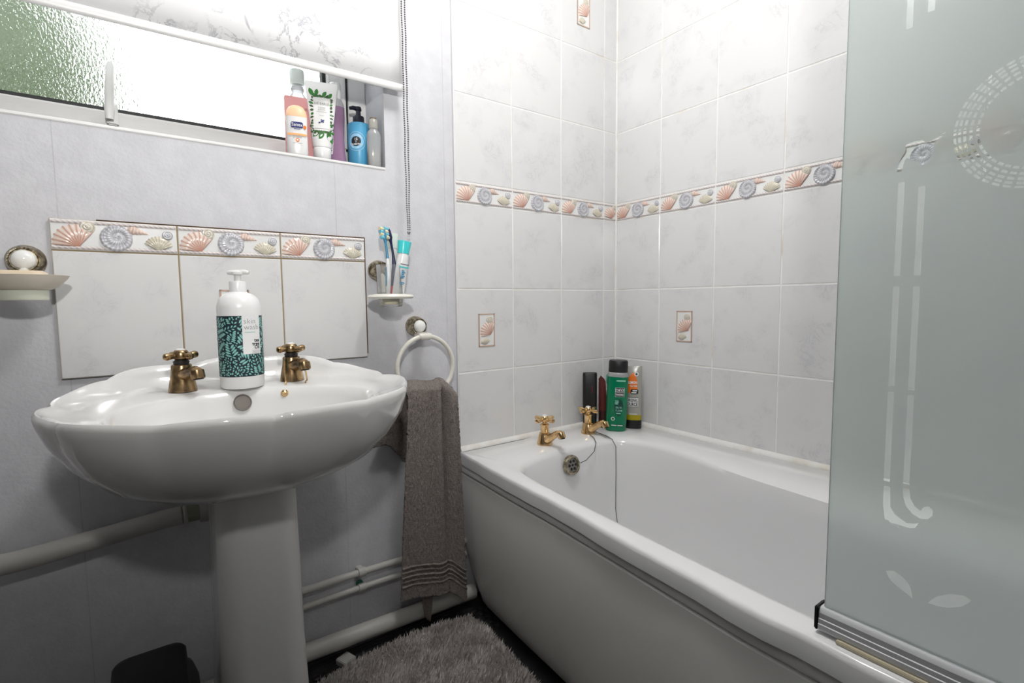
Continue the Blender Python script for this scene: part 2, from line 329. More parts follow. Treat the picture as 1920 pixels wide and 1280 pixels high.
# ================================================================== the room
XL, YF, ZC = -1.95, -1.80, ZO+1.36
WX0, WX1, WZ0, WZ1 = -1.84, -0.875, ZO+0.316, ZO+1.22          # window opening
PY = 0.008                                                     # face of the papered wall
wb = MB(); wb.box(XL-0.1, WX0, PY, PY+0.2, 0, ZC); wb.box(WX1, 0.1, PY, PY+0.2, 0, ZC)
wb.box(WX0, WX1, PY, PY+0.2, 0, WZ0); wb.box(WX0, WX1, PY, PY+0.2, WZ1, ZC)
wall_back = wb.build('wall_back', 'lilac_wallpaper', smooth=0)
struct(wall_back, 'pale lilac textured wallpaper wall with the window and the tiled bath end', 'wall')
wall_right = MB().box(0.008, 0.1, YF-0.1, 0.01, 0, ZC).build('wall_right', 'plain_paint', smooth=0)
struct(wall_right, 'pale marbled tile wall along the bath behind the frosted screen', 'wall')
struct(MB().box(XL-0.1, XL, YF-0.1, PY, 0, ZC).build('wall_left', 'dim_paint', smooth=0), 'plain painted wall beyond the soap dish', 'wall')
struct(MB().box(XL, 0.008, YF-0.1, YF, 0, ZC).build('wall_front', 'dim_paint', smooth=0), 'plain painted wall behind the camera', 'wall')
struct(MB().box(XL-0.1, 0.1, YF-0.1, PY+0.2, ZC, ZC+0.1).build('ceiling', 'ceiling_paint', smooth=0), 'plain white painted ceiling above the bathroom', 'ceiling')
floor = MB().box(XL-0.1, 0.1, YF-0.1, PY+0.2, -0.1, 0).build('floor', 'floor_vinyl', smooth=0)
struct(floor, 'black pebble embossed vinyl floor under the bath mat', 'floor')
# black raised pebbles along the wall, one by one where they show
pe = MB().lathe([(0.0125, 0), (0.0118, 0.0022), (0.009, 0.0036), (0.004, 0.0044)], 12)
pe0 = None
for j in range(5):
    for i in range(20):
        x = -1.145+i*0.0262+(j % 2)*0.013; y = -0.066-j*0.0235
        if pe0 is None: pe0 = pe.build('pebble', 'pebble', floor); o = pe0
        else: o = inst(pe0, 'pebble', floor)
        o.location = (x, y, 0); o.rotation_euler = (0, 0, random.random()*6); s = random.uniform(0.85, 1.05); o.scale = (s, s*random.uniform(0.8, 1), 1)
ridge = MB()
for k in range(3): ridge.tube([(-1.9, -0.012-k*0.012, 0.0), (-0.66, -0.012-k*0.012, 0.0)], 0.0035, 8)
ridge.build('floor_edging', 'floor_vinyl', floor)

# ------------------------------------------------------------------ tiles
TW, TH, TB, GJ = 0.202, 0.24743, 0.06045, 0.0026
def tile_mesh(w, h, d=0.008, e=0.0016):
    m = MB(); a, b = w/2, h/2; R = lambda x, y, z: [(-x, -y, z), (x, -y, z), (x, y, z), (-x, y, z)]
    m.loft([R(a, b, -d), R(a, b, -e*0.8), R(a-e, b-e, 0)]); return m
_tc = {}
def add_tile(parent, mtx, w, h, name='tile', m='tile'):
    k = (round(w, 4), round(h, 4), m)
    if k not in _tc:
        o = tile_mesh(w, h).build(name, m, parent, smooth=0); _tc[k] = o.data; o.matrix_basis = mtx; return o
    return inst(_tc[k], name, parent, mtx=mtx)
def back_m(x, z): return Matrix(((1, 0, 0, x), (0, 0, -1, 0), (0, 1, 0, z), (0, 0, 0, 1)))
def right_m(y, z): return Matrix(((0, 0, -1, 0), (-1, 0, 0, y), (0, 1, 0, z), (0, 0, 0, 1)))
# shell reliefs of the border tiles -----------------------------------
def mixc(a, b, t): t = max(0, min(1, t)); return tuple(a[i]+(b[i]-a[i])*t for i in range(3))
TERRA, CREAM, GREY, LIGHT, SAND, LILAC = srgb(196, 150, 132), srgb(234, 222, 213), srgb(140, 140, 150), srgb(222, 222, 226), srgb(176, 166, 146), srgb(188, 176, 178)
def scallop_mesh(R, spread, dark, pale, tip, ribs=9, seed=0):
    def fn(u, v):
        a = (u-0.5)*2*spread; r = R*v*(1-0.10*abs(2*u-1)**2)*(1+0.03*math.cos(2*PI*ribs*u)*v)
        h = 0.0050*math.sin(PI*min(1, v*0.93+0.05))**0.6*(1-0.5*abs(2*u-1)**3)+0.0013*v*(0.5+0.5*math.cos(2*PI*ribs*u+PI))
        if v > 0.999: h = 0
        return (-r*math.sin(a), r*math.cos(a), h)
    def cf(u, v):
        g = 0.5+0.5*math.cos(2*PI*ribs*u)                       # 1 in the grooves
        return mixc(mixc(pale, dark, g**2.2), tip, (1-v)**1.6*0.9)
    return grid(ribs*4, 6, fn, cf)
def ammonite_mesh(R):
    def fn(u, v):
        a = u*2*PI; r = R*v*(1+0.12*math.cos(a+2.4)*v)
        whorl = abs(math.sin(PI*(v*2.05+u)))**0.7
        rib = 0.5+0.5*math.cos(22*a+6*v)
        h = 0.002+0.0035*whorl*(0.4+0.6*v)+0.0009*rib*v
        if v > 0.999: h = 0
        return (r*math.cos(a), r*math.sin(a), h)
    def cf(u, v):
        a = u*2*PI; whorl = abs(math.sin(PI*(v*2.05+u))); rib = 0.5+0.5*math.cos(22*a+6*v)
        return mixc(GREY, LIGHT, 0.15+0.85*(whorl**0.5)*(0.25+0.75*rib))
    return grid(88, 9, fn, cf)
def spiral_mesh(R, dark, pale):
    def fn(u, v):
        a = u*2*PI; h = 0.0012+0.0030*(1-v)+0.0016*abs(math.sin(PI*(v*2.6+u)))
        if v > 0.999: h = 0
        return (R*v*math.cos(a), R*v*math.sin(a), h)
    return grid(28, 9, fn, lambda u, v: mixc(dark, pale, abs(math.sin(PI*(v*2.6+u)))**0.8))
def conch_mesh(L, W):
    def fn(u, v):
        w = W*(math.sin(PI*min(1, (u*1.6)))*0.6 if u < 0.35 else 1)*(1-u)**0.75*(1+0.10*math.cos(40*u)) if u > 0.001 else 0
        w = W*lerp_tab([(0, 0.25), (0.15, 0.8), (0.3, 1), (0.6, 0.6), (1, 0.08)], u)*(1+0.10*math.cos(38*u))
        a = PI*v; return (L*(u-0.5), w*math.cos(a), 0.0045*lerp_tab([(0, 0.3), (0.3, 1), (1, 0.2)], u)*math.sin(a)*(1+0.15*math.cos(38*u)))
    return grid(24, 8, fn, lambda u, v: mixc(TERRA, CREAM, 0.25+0.6*abs(math.sin(PI*v))*(0.6+0.4*math.cos(38*u))))
def rope_mesh(L):
    def fn(u, v):
        s = math.sin(PI*v); k = 0.5+0.5*math.cos(2*PI*(u*L/0.0085+v*0.9))
        return (L*(u-0.5), 0.0038*(v-0.5)*2*(0.86+0.14*k), 0.0032*s*(0.55+0.45*k))
    return grid(int(L/0.0085*5), 4, fn, lambda u, v: mixc(LILAC, srgb(232, 226, 222), (0.5+0.5*math.cos(2*PI*(u*L/0.0085+v*0.9)))**0.7))
_sm = {}
def shell(kind, name, parent, u, v, rot=0, sc_=1.0):
    if kind not in _sm:
        g, c = {'scallop': lambda: scallop_mesh(0.043, math.radians(62), TERRA, CREAM, srgb(200, 134, 110)),
                'clam': lambda: scallop_mesh(0.030, math.radians(62), SAND, srgb(216, 210, 194), srgb(214, 208, 190), 10),
                'ammonite': lambda: ammonite_mesh(0.0262), 'spiral': lambda: spiral_mesh(0.0125, SAND, srgb(222, 216, 204)),
                'small_spiral': lambda: spiral_mesh(0.0098, GREY, LIGHT), 'conch': lambda: conch_mesh(0.036, 0.0085),
                'rope': lambda: rope_mesh(0.198), 'rope_cut': lambda: rope_mesh(0.060)}[kind]()
        o = g.build(name, 'vcol', parent, cols=c, smooth=75); _sm[kind] = o.data
    else: o = inst(_sm[kind], name, parent)
    o.location = (u, v, 0.0002); o.rotation_euler = (0, 0, rot); o.scale = (sc_, sc_, 1); return o
def border(parent, mtx, w=0.1994, cut=False):
    t = add_tile(parent, mtx, w, TB-GJ, 'border_tile', 'border_white')
    o = -0.1+ (0.1994-w)/2+ (0.1 - 0.0) if False else 0
    sh = (0.1994-w)/2                                            # cut tiles lose their far end
    if cut:
        shell('rope_cut', 'rope', t, 0, 0.0243); shell('rope_cut', 'rope', t, 0, -0.0243)
        shell('scallop', 'scallop_shell', t, 0.006, -0.022, math.radians(18), 0.92); shell('spiral', 'spiral_shell', t, 0.018, 0.014, 0, 0.9)
        return t
    for v in (0.0243, -0.0243):
        r = shell('rope', 'rope', t, 0, v); r.scale = (w/0.2, 1, 1)
    shell('scallop', 'scallop_shell', t, -0.059+sh, -0.0225, math.radians(24))
    shell('spiral', 'spiral_shell', t, -0.045+sh, 0.0155)
    shell('ammonite', 'ammonite_shell', t, 0.001+sh, -0.001)
    shell('conch', 'conch_shell', t, 0.034+sh, 0.0125, math.radians(-14))
    shell('clam', 'clam_shell', t, 0.067, -0.025, math.radians(-4))
    shell('small_spiral', 'spiral_shell', t, 0.084, 0.008)
    return t
def inset(t):
    """the little framed shell picture in the middle of a decorated tile"""
    p = MB().box(-0.029, 0.029, -0.05, 0.05, -0.001, 0.0008).build('picture_panel', 'border_white', t, smooth=0)
    fr = MB()
    for x0, x1, y0, y1 in ((-0.029, -0.0255, -0.05, 0.05), (0.0255, 0.029, -0.05, 0.05), (-0.029, 0.029, 0.0465, 0.05), (-0.029, 0.029, -0.05, -0.0465)): fr.box(x0, x1, y0, y1, 0, 0.0018)
    fr.build('picture_frame', mat('frame_tan', srgb(196, 168, 150), 0.3), t, smooth=0)
    shell('scallop', 'scallop_shell', t, 0.015, -0.014, math.radians(38), 0.98)
    shell('spiral', 'spiral_shell', t, 0.010, 0.030, 0, 0.95)
    shell('clam', 'clam_shell', t, -0.005, -0.044, math.radians(10), 0.72)
E1, E2 = 0.06386, 0.19414
xe = [0, -E1, -E1-TW, -E1-2*TW, -E1-3*TW]
rows = [(-0.4948, -TH), (-TH, 0), (0, TH), (TH, TH+TB), (TH+TB, 2*TH+TB), (2*TH+TB, 3*TH+TB), (3*TH+TB, 4*TH+TB), (4*TH+TB, 1.36)]
ye = [0, -E2]+[-E2-TW*k for k in range(1, 8)]+[YF]
MB().box(-0.6699, 0.004, 0.0009, 0.0079, ZO-0.4948, ZC).build('grout', 'grout', wall_back, smooth=0)
MB().box(0.0009, 0.0079, YF, 0.004, ZO-0.4948, ZC).build('grout', 'grout', wall_right, smooth=0)
for ri, (z0, z1) in enumerate(rows):
    zc = ZO+(z0+z1)/2; h = z1-z0-GJ
    for ci in range(4):
        x1, x0 = xe[ci], xe[ci+1]; wd = x1-x0-GJ; mx = back_m((x0+x1)/2, zc)
        if ri == 3: border(wall_back, mx, wd, ci == 0); continue
        t = add_tile(wall_back, mx, wd, h)
        if (ri == 1 and ci == 3) or (ri == 6 and ci == 1): inset(t)
    for ci in range(len(ye)-1):
        y1, y0 = ye[ci], ye[ci+1]; wd = y1-y0-GJ; mx = right_m((y0+y1)/2, zc)
        if ri == 3: border(wall_right, mx, wd); continue
        t = add_tile(wall_right, mx, wd, h)
        if (ri == 1 and ci == 1): inset(t)
# splashback: three tiles and three border tiles over the basin
SX, SZ = -0.94078, ZO+0.0680
MB().box(SX-3*TW+0.001, SX-0.001, 0.0012, 0.0085, SZ-TH+0.001, SZ+TB-0.001).build('grout', mat('stained_grout', srgb(150, 132, 100), 0.8), wall_back, smooth=0)
MB().box(SX-3*TW+0.07, SX+0.0022, 0.0035, 0.0085, SZ-TH+0.01, SZ+TB+0.0018).build('gap_shadow', 'gap_shadow', wall_back, smooth=0)  # dark slab behind the tiles, coloured as shadow in the top and right gap
for k in range(3):
    xc = SX-TW*(k+0.5)
    t = add_tile(wall_back, back_m(xc, SZ-TH/2), TW-GJ, TH-GJ)
    if k == 1: inset(t)
    border(wall_back, back_m(xc, SZ+TB/2), TW-GJ)
# white corner bead, bath seal and tile edge strip
tr = MB().tube([(-0.001, -0.001, ZO-0.49), (-0.001, -0.001, ZC)], 0.0048, 10).build('trim_1', 'sealant')
struct(tr, 'white sealant line down the tiled corner above the bath', 'trim')
def quarter(p0, p1, inward, r=0.013):
    m = MB(); prof = [(0, 0)]+[(r*math.cos(a), r*math.sin(a)) for a in [PI/2*k/6 for k in range(7)]]
    R = lambda p: [(p[0]+inward[0]*a, p[1]+inward[1]*a, p[2]+b) for a, b in prof]
    return m.loft([R(p0), R(p1)])
RIM = ZO-0.480
struct(quarter((-0.672, -0.0002, RIM), (-0.002, -0.0002, RIM), (0, -1)).build('trim_2', 'sealant'), 'white quarter round seal where the bath meets the tap end tiles', 'trim')
struct(quarter((-0.0002, -0.002, RIM), (-0.0002, -1.70, RIM), (-1, 0)).build('trim_3', 'sealant'), 'white quarter round seal where the bath meets the long tiled wall', 'trim')
struct(MB().box(-0.6720, -0.6692, 0.0008, 0.0085, ZO-0.49, ZC).build('trim_4', mat('edge_grey', (0.66, 0.65, 0.67), 0.5), smooth=0), 'narrow strip along the edge of the bath tiles', 'trim')

# ------------------------------------------------------------------ window
win = bpy.data.objects.new('window_1', None); COL.objects.link(win); win.location = (0, 0, 0)
struct(win, 'white plastic framed window with obscured glass over the basin', 'window')
FY = PY+0.120
def frame_rect(x0, x1, z0, z1, t, y0, y1):
    m = MB(); m.box(x0, x1, y0, y1, z0, z0+t); m.box(x0, x1, y0, y1, z1-t, z1); m.box(x0, x0+t, y0, y1, z0+t, z1-t); m.box(x1-t, x1, y0, y1, z0+t, z1-t); return m
frame_rect(WX0, WX1, WZ0, WZ1, 0.052, FY+0.004, FY+0.07).build('outer_frame', 'upvc', win, bevel=0.003)
frame_rect(WX0+0.0525, WX1-0.0525, WZ0+0.0525-0.020, WZ1-0.0525, 0.006, FY+0.002, FY+0.06).build('gap_seal', 'black_rubber', win, smooth=0)
sash = frame_rect(WX0+0.058, WX1-0.059, WZ0+0.012, WZ1-0.058, 0.050, FY-0.006, FY+0.05).build('sash', 'upvc', win, bevel=0.004)
frame_rect(WX0+0.106, WX1-0.107, WZ0+0.0595, WZ1-0.106, 0.0115, FY+0.004, FY+0.03).build('gasket', 'black_rubber', sash, smooth=0)
MB().box(WX0+0.11, WX1-0.11, FY+0.014, FY+0.017, WZ0+0.064, WZ1-0.11).build('pane', 'rain_glass', sash, smooth=0)
MB().box(WX0, WX1, PY-0.0022, FY+0.01, WZ0-0.007, WZ0).build('sill', 'white_trim', win, bevel=0.0015)
hd = MB(); hd.box(-1.452, -1.432, FY-0.022, FY-0.006, ZO+0.345, ZO+0.392)
hd.build('handle_base', 'off_white_plastic', sash, bevel=0.003)
g = MB(); g.loft([[(-1.444+dx+x, FY-0.034+y, ZO+z) for x, y in rrect(wd, th, min(wd, th)*0.45, 4)] for z, wd, th, dx in ((0.352, 0.014, 0.012, -0.003), (0.372, 0.017, 0.014, -0.002), (0.42, 0.0165, 0.012, 0.001), (0.462, 0.014, 0.010, 0.004), (0.47, 0.008, 0.006, 0.0045))])
g.build('handle', 'off_white_plastic', sash)
# the hedge in the garden
hg = MB()
rnd = random.Random(3)
hv = []
bm = bmesh.new(); bmesh.ops.create_icosphere(bm, subdivisions=5, radius=1)
for v in bm.verts:
    n = noise.fractal(v.co*3.0, 1.0, 2.0, 5); v.co *= 1+0.22*n
    v.co.x *= 1.35; v.co.y *= 0.8; v.co.z *= 1.7
me = bpy.data.meshes.new('hedge'); bm.to_mesh(me); bm.free(); me.materials.append(MT['foliage'])
hedge = bpy.data.objects.new('hedge', me); COL.objects.link(hedge); hedge.location = (-2.75, 2.6, 1.55)
tag(hedge, 'green hedge blurred behind the obscured window glass', 'hedge')

# ------------------------------------------------------------------ roller blind
bl = thing('roller_blind', 'white roller blind with grey marble print and white bottom bar', 'blind', (0, 0, ZO))
BX0, BX1 = -1.80, -0.836
zb = lambda x: 0.4965+ (x+1.583)*0.0095
g, _ = grid(24, 10, lambda u, v: (BX0+(BX1-BX0)*u, -0.030, zb(BX0+(BX1-BX0)*u)+0.016+(1.245-0.51)*v)); f0 = g.build('fabric', 'blind', bl)
so = f0.modifiers.new('thickness', 'SOLIDIFY'); so.thickness = 0.0008
m = MB(); prof = [(0.004*math.cos(a)*1.3, 0.0095*math.sin(a)) for a in [2*PI*k/14 for k in range(14)]]
m.loft([[(x, -0.031+a, zb(x)+0.0095+b) for a, b in prof] for x in (BX0-0.002, BX1+0.003)]); m.build('bottom_bar', 'white_trim', bl)
m = MB(); m.tube([(BX0-0.02, -0.012+0.0, 1.27), (BX1+0.02, -0.012, 1.27)], 0.022, 20); m.build('roller_tube', 'white_trim', bl)
ch = MB()
def bead(p, r=0.0021):
    ch.lathe([(r*0.5, -r*0.85), (r, -r*0.3), (r, r*0.3), (r*0.5, r*0.85)], 8, p)
zt = 1.25
n = int((zt-0.145)/0.0056)
for s, x in ((-1, -0.8425), (1, -0.8335)):
    for i in range(n):
        z = zt-i*0.0056; k = sstep(0.33, 0.145, z)
        bead((x*(1-k)+(-0.838)*k+0.0006*math.sin(i*0.3)+s*0.0026*k, -0.046, z))
for i in range(5): bead((-0.838+0.0026*math.cos(PI+PI*i/4), -0.046, 0.145-0.004*math.sin(PI*i/4)))
ch.build('pull_chain', 'steel_chain', bl)

# ------------------------------------------------------------------ ceiling light (above the frame)
cl = thing('ceiling_light', 'round opal flush ceiling light in the middle of the room', 'lamp', (-0.86, -0.68, ZC))
MB().lathe([(0.13, 0), (0.13, -0.02), (0.10, -0.025)], 32).build('base', 'lamp_base', cl)
MB().lathe([(0.12, -0.02), (0.115, -0.045), (0.09, -0.062), (0.04, -0.072)], 32).build('diffuser', 'opal_lit', cl)

# ================================================================== bath
bath = thing('bathtub', 'white acrylic bathtub with bowed plastic front panel against the tiles', 'bathtub', (0, 0, 0))
XO = [(0, -0.676), (0.03, -0.680), (0.30, -0.694), (0.45, -0.699), (0.925, -0.731), (1.1, -0.729), (1.4, -0.712), (1.70, -0.685)]
xo = lambda y: lerp_tab(XO, -y)
inner = cr_closed([(-0.640, -0.31, 0), (-0.605, -0.222, 0), (-0.54, -0.185, 0), (-0.42, -0.165, 0), (-0.26, -0.168, 0), (-0.185, -0.195, 0), (-0.150, -0.285, 0), (-0.160, -0.43, 0), (-0.195, -0.6, 0), (-0.215, -0.84, 0), (-0.225, -1.1, 0),
                   (-0.235, -1.33, 0), (-0.27, -1.48, 0), (-0.36, -1.555, 0), (-0.5, -1.555, 0), (-0.60, -1.50, 0), (-0.655, -1.38, 0), (-0.674, -1.1, 0), (-0.673, -0.89, 0), (-0.657, -0.55, 0)], 6)
outer_c = [(-0.002, -0.002)] ; NB = len(inner)
cx, cy = -0.43, -0.86
def outer_pt(p):
    d = Vector((p.x-cx, p.y-cy)); best = None
    t = 5.0
    if d.x > 1e-6: t = min(t, (-0.003-cx)/d.x)
    if d.y > 1e-6: t = min(t, (-0.003-cy)/d.y)
    if d.y < -1e-6: t = min(t, (-1.70-cy)/d.y)
    if d.x < -1e-6:
        for _ in range(30):
            if cx+d.x*t < xo(cy+d.y*t): t *= 0.995
            else: break
        lo, hi = 0.0, t
        tt = t
        for q in range(200):
            tt = t*q/200
            if cx+d.x*tt < xo(cy+d.y*tt): break
        t = tt
    return Vector((cx+d.x*t, cy+d.y*t, 0))
# make the outline of the rim a dense ring in the order of the inner ring
outr = [outer_pt(p) for p in inner]
def snap_corner(lst, c):
    i = min(range(len(lst)), key=lambda k: (lst[k]-Vector((*c, 0))).length); lst[i] = Vector((*c, 0))
for c in ((-0.003, -0.003), (-0.676, -0.003), (-0.003, -1.70), (-0.685, -1.70)): snap_corner(outr, c)
def ring(f, z): return [(p.x, p.y, z) for p in f]
def between(t): return [a.lerp(b, t) for a, b in zip(inner, outr)]
def shrink(k, ky=None, dy=0):
    return [Vector((cx+(p.x-cx)*k, cy+dy+(p.y-cy)*(ky or k), 0)) for p in inner]
tub = MB()
rim_h = 0.036
rings = [ring(outr, RIM-rim_h), ring(outr, RIM-0.010), ring([o+(i_-o).normalized()*0.003 for o, i_ in zip(outr, inner)], RIM-0.003), ring([o+(i_-o).normalized()*0.010 for o, i_ in zip(outr, inner)], RIM),
         ring(between(0.28), RIM), ring(between(0.10), RIM-0.002), ring(between(0.0), RIM-0.008), ring(shrink(0.985, 0.992), RIM-0.020), ring(shrink(0.965, 0.982), RIM-0.055), ring(shrink(0.93, 0.965), RIM-0.16),
         ring(shrink(0.885, 0.945), RIM-0.27), ring(shrink(0.83, 0.92), RIM-0.325), ring(shrink(0.72, 0.87), RIM-0.352), ring(shrink(0.4, 0.6), RIM-0.36), ring(shrink(0.05, 0.08), RIM-0.362)]
tub.loft(rings, cap0=False); tub.build('tub', 'acrylic', bath, smooth=50)
# lipped rail and bowed panel under the rim
ys = [-0.004-1.69*k/48 for k in range(49)]
rl = MB(); rl.loft([[(xo(y)+a, y, RIM+b) for a, b in ((0.012, -0.038), (0.005, -0.040), (0.002, -0.047), (0.003, -0.056), (0.008, -0.060), (0.020, -0.060), (0.020, -0.038))] for y in ys]); rl.build('panel_rail', 'rail_plastic', bath)
pn = MB(); PZ = [(RIM-0.062, 0.010), (RIM-0.066, 0.006), (RIM-0.12, 0.002), (RIM-0.20, 0.0), (RIM-0.28, 0.003), (RIM-0.34, 0.010), (RIM-0.40, 0.022), (RIM-0.44, 0.034), (0.016, 0.042)]
def px(y, z, off):
    e = sstep(0.10, 0.0, -y); return xo(y)+off+e*0.024*sstep(0.33, 0.05, z)
pn.loft([[(px(y, z, o), y, z) for z, o in PZ]+[(px(y, z, o)+0.006, y, z) for z, o in reversed(PZ)] for y in ys]); pn.build('front_panel', 'panel_plastic', bath)
MB().loft([[(xo(y)+0.07, y, 0.0), (xo(y)+0.085, y, 0.0), (xo(y)+0.085, y, 0.018), (xo(y)+0.07, y, 0.018)] for y in ys]).build('plinth', 'black_plastic', bath)
# overflow on the tap end
ov = MB(); T = Matrix.Translation((-0.392, -0.186, ZO-0.531)) @ Matrix.Rotation(math.radians(90-12), 4, 'X')
ov.lathe([(0.030, -0.004), (0.030, 0.004), (0.027, 0.008), (0.022, 0.009), (0.0205, 0.006)], 32, cap1=False); ov.xf(T); ofo = ov.build('overflow', 'antique_brass', bath)
MB().lathe([(0.0207, 0.0045), (0.002, 0.0046)], 24).xf(T).build('overflow_grille', 'grey_metal', ofo)
hol = MB()
for k in range(6): hol.lathe([(0.0045, 0.0035), (0.0045, 0.0054)], 10, (0.0125*math.cos(k*PI/3), 0.0125*math.sin(k*PI/3), 0))
hol.lathe([(0.004, 0.0035), (0.004, 0.0054)], 10)
hol.xf(T).build('overflow_holes', 'dark_hole', ofo)
def arc_pts(a, b, sag, n=12): 
    a, b = Vector(a), Vector(b); return [tuple(a.lerp(b, t/n)+Vector((0, -sag[0]*math.sin(PI*t/n), -sag[1]*math.sin(PI*t/n)))) for t in range(n+1)]
chn = MB(); chn.tube([(-0.245, -0.115, RIM+0.004), (-0.262, -0.150, RIM+0.003), (-0.280, -0.178, RIM-0.004), (-0.305, -0.194, RIM-0.024), (-0.345, -0.200, RIM-0.042), (-0.368, -0.199, RIM-0.046)], 0.0013, 6)
chn.build('plug_chain', 'steel_chain', bath)
chn = MB(); chn.tube([(-0.215, -0.110, RIM+0.006), (-0.211, -0.130, RIM+0.004), (-0.213, -0.155, RIM+0.003), (-0.216, -0.186, RIM-0.002), (-0.222, -0.208, RIM-0.02), (-0.236, -0.222, RIM-0.10), (-0.262, -0.245, RIM-0.20), (-0.290, -0.29, RIM-0.30), (-0.31, -0.33, RIM-0.352)], 0.0013, 6)
chn.build('plug_chain', 'steel_chain', bath)

# ------------------------------------------------------------------ taps
def tap(name, label, loc, m, group, bath_type, rot=0, cap='porcelain_white'):
    t = thing(name, label, 'tap', loc, rot, group)
    s = 1.0
    if bath_type:
        bp = [(0.024, 0), (0.024, 0.004), (0.022, 0.012), (0.0185, 0.030), (0.0165, 0.034), (0.0165, 0.036)]
        nk = [(0.0128, 0.034), (0.0128, 0.058), (0.0142, 0.060), (0.0142, 0.063), (0.008, 0.066), (0.008, 0.072)]
        sp = [((0, -0.004, 0.016), 0.0165), ((0, -0.020, 0.020), 0.0135), ((0, -0.040, 0.033), 0.0108), ((0, -0.058, 0.044), 0.0098), ((0, -0.070, 0.048), 0.0098), ((0, -0.077, 0.044), 0.0098)]
        tip = ((0, -0.073, 0.052), (0, -0.082, 0.035), 0.0115); zh = 0.080; al = 0.039
    else:
        bp = [(0.0245, 0), (0.0245, 0.003), (0.022, 0.018), (0.019, 0.034), (0.0175, 0.050), (0.0165, 0.052), (0.014, 0.053)]
        nk = [(0.0135, 0.052), (0.0135, 0.056), (0.0145, 0.058), (0.012, 0.060), (0.010, 0.062)]
        sp = [((0, -0.004, 0.032), 0.015), ((0, -0.022, 0.035), 0.0128), ((0, -0.040, 0.039), 0.0115), ((0, -0.052, 0.041), 0.0115), ((0, -0.060, 0.038), 0.0115)]
        tip = ((0, -0.056, 0.045), (0, -0.061, 0.028), 0.0125); zh = 0.0715; al = 0.033
    MB().lathe(bp, 28).build('body', m, t)
    sm = MB(); sm.tube([p for p, r in sp], [r for p, r in sp], 16); spo = sm.build('spout', m, t)
    sm = MB(); a, b, r = tip; sm.tube([a, tuple(Vector(a).lerp(Vector(b), 0.12)), tuple(Vector(a).lerp(Vector(b), 0.85)), b], [r*0.8, r, r, r*0.92], 16); sm.build('nozzle', m, spo)
    a_, b_ = Vector(b)+Vector((0, 0, 0.0005)), Vector(b)-Vector((0, 0.0003, 0.0012))
    MB().tube([tuple(a_), tuple(b_)], r*0.7, 12).build('nozzle_opening', 'dark_hole', spo)
    MB().lathe(nk, 20).build('neck', m if bath_type else 'black_rubber', t)
    hr = 0.82 if bath_type else 1.0; h = MB(); h.lathe([(0.0095*hr, zh-0.011), (0.0135*hr, zh-0.007), (0.014*hr, zh+0.003), (0.011*hr, zh+0.008), (0.009*hr, zh+0.009)], 20)
    hh = h.build('handle_hub', m, t)
    for k in range(4):
        d = Vector((math.cos(k*PI/2+0.12), math.sin(k*PI/2+0.12), 0)); am = MB()
        am.tube([tuple(d*q+Vector((0, 0, zh-0.002))) for q in (0.008, 0.014, 0.020, 0.026, al-0.002, al)], [0.0055, 0.0045, 0.0058, 0.0074, 0.0062, 0.0025], 12); am.build('handle_arm', m, hh)
    MB().lathe([(0.0085, zh+0.008), (0.008, zh+0.0105), (0.004, zh+0.012)], 18).build('index_button', cap, t)
    return t
tap('bath_tap', 'polished gold bath tap standing nearer the basin side of the tub', (-0.425, -0.100, RIM), 'gold_brass', 'gold bath taps', True)
tap('bath_tap', 'polished gold bath tap in front of the black box with chain at its base', (-0.226, -0.088, RIM), 'gold_brass', 'gold bath taps', True)
# ------------------------------------------------------------------ basin
BC = (-1.264, 0.0)
basin = thing('wash_basin', 'white ceramic wash basin with scalloped shell rim on a pedestal', 'basin', (BC[0], 0, 0))
NS = 160
RZ = ZO-0.196
def outl(th):
    c, s = math.cos(th), math.sin(th)            # s<0 : front
    a = 0.291; b = 0.262 if s < 0 else 0.252; n = 2.25 if s < 0 else 2.5
    r = 1/((abs(c)/a)**n+(abs(s)/b)**n)**(1/n)
    lob = abs(math.sin(5.5*(th-PI/2)+PI/2))**0.55
    return r*(0.957+0.043*lob), lob
def back_up(th):
    s = math.sin(th); return sstep(0.35, 0.85, s)
def bring(k, z, cyv=-0.256, kz=0.0, ell=None, lobe=1.0):
    o = []
    for i in range(NS):
        th = 2*PI*i/NS; R, lob = outl(th)
        R *= (1 + (0.985/(0.957+0.043*lob)-1)*(1-lobe))
        up = back_up(th)*(0.030+0.010*math.exp(-((th-PI/2+0.12)/0.35)**2))+0.006*lob-0.002
        if ell: x, y = ell[0]*math.cos(th), ell[1]*math.sin(th)
        else: x, y = R*k*math.cos(th), R*k*math.sin(th)
        yy = cyv+y
        o.append((x, min(yy, -0.0005), z+kz*up))
    return o
bs = MB()
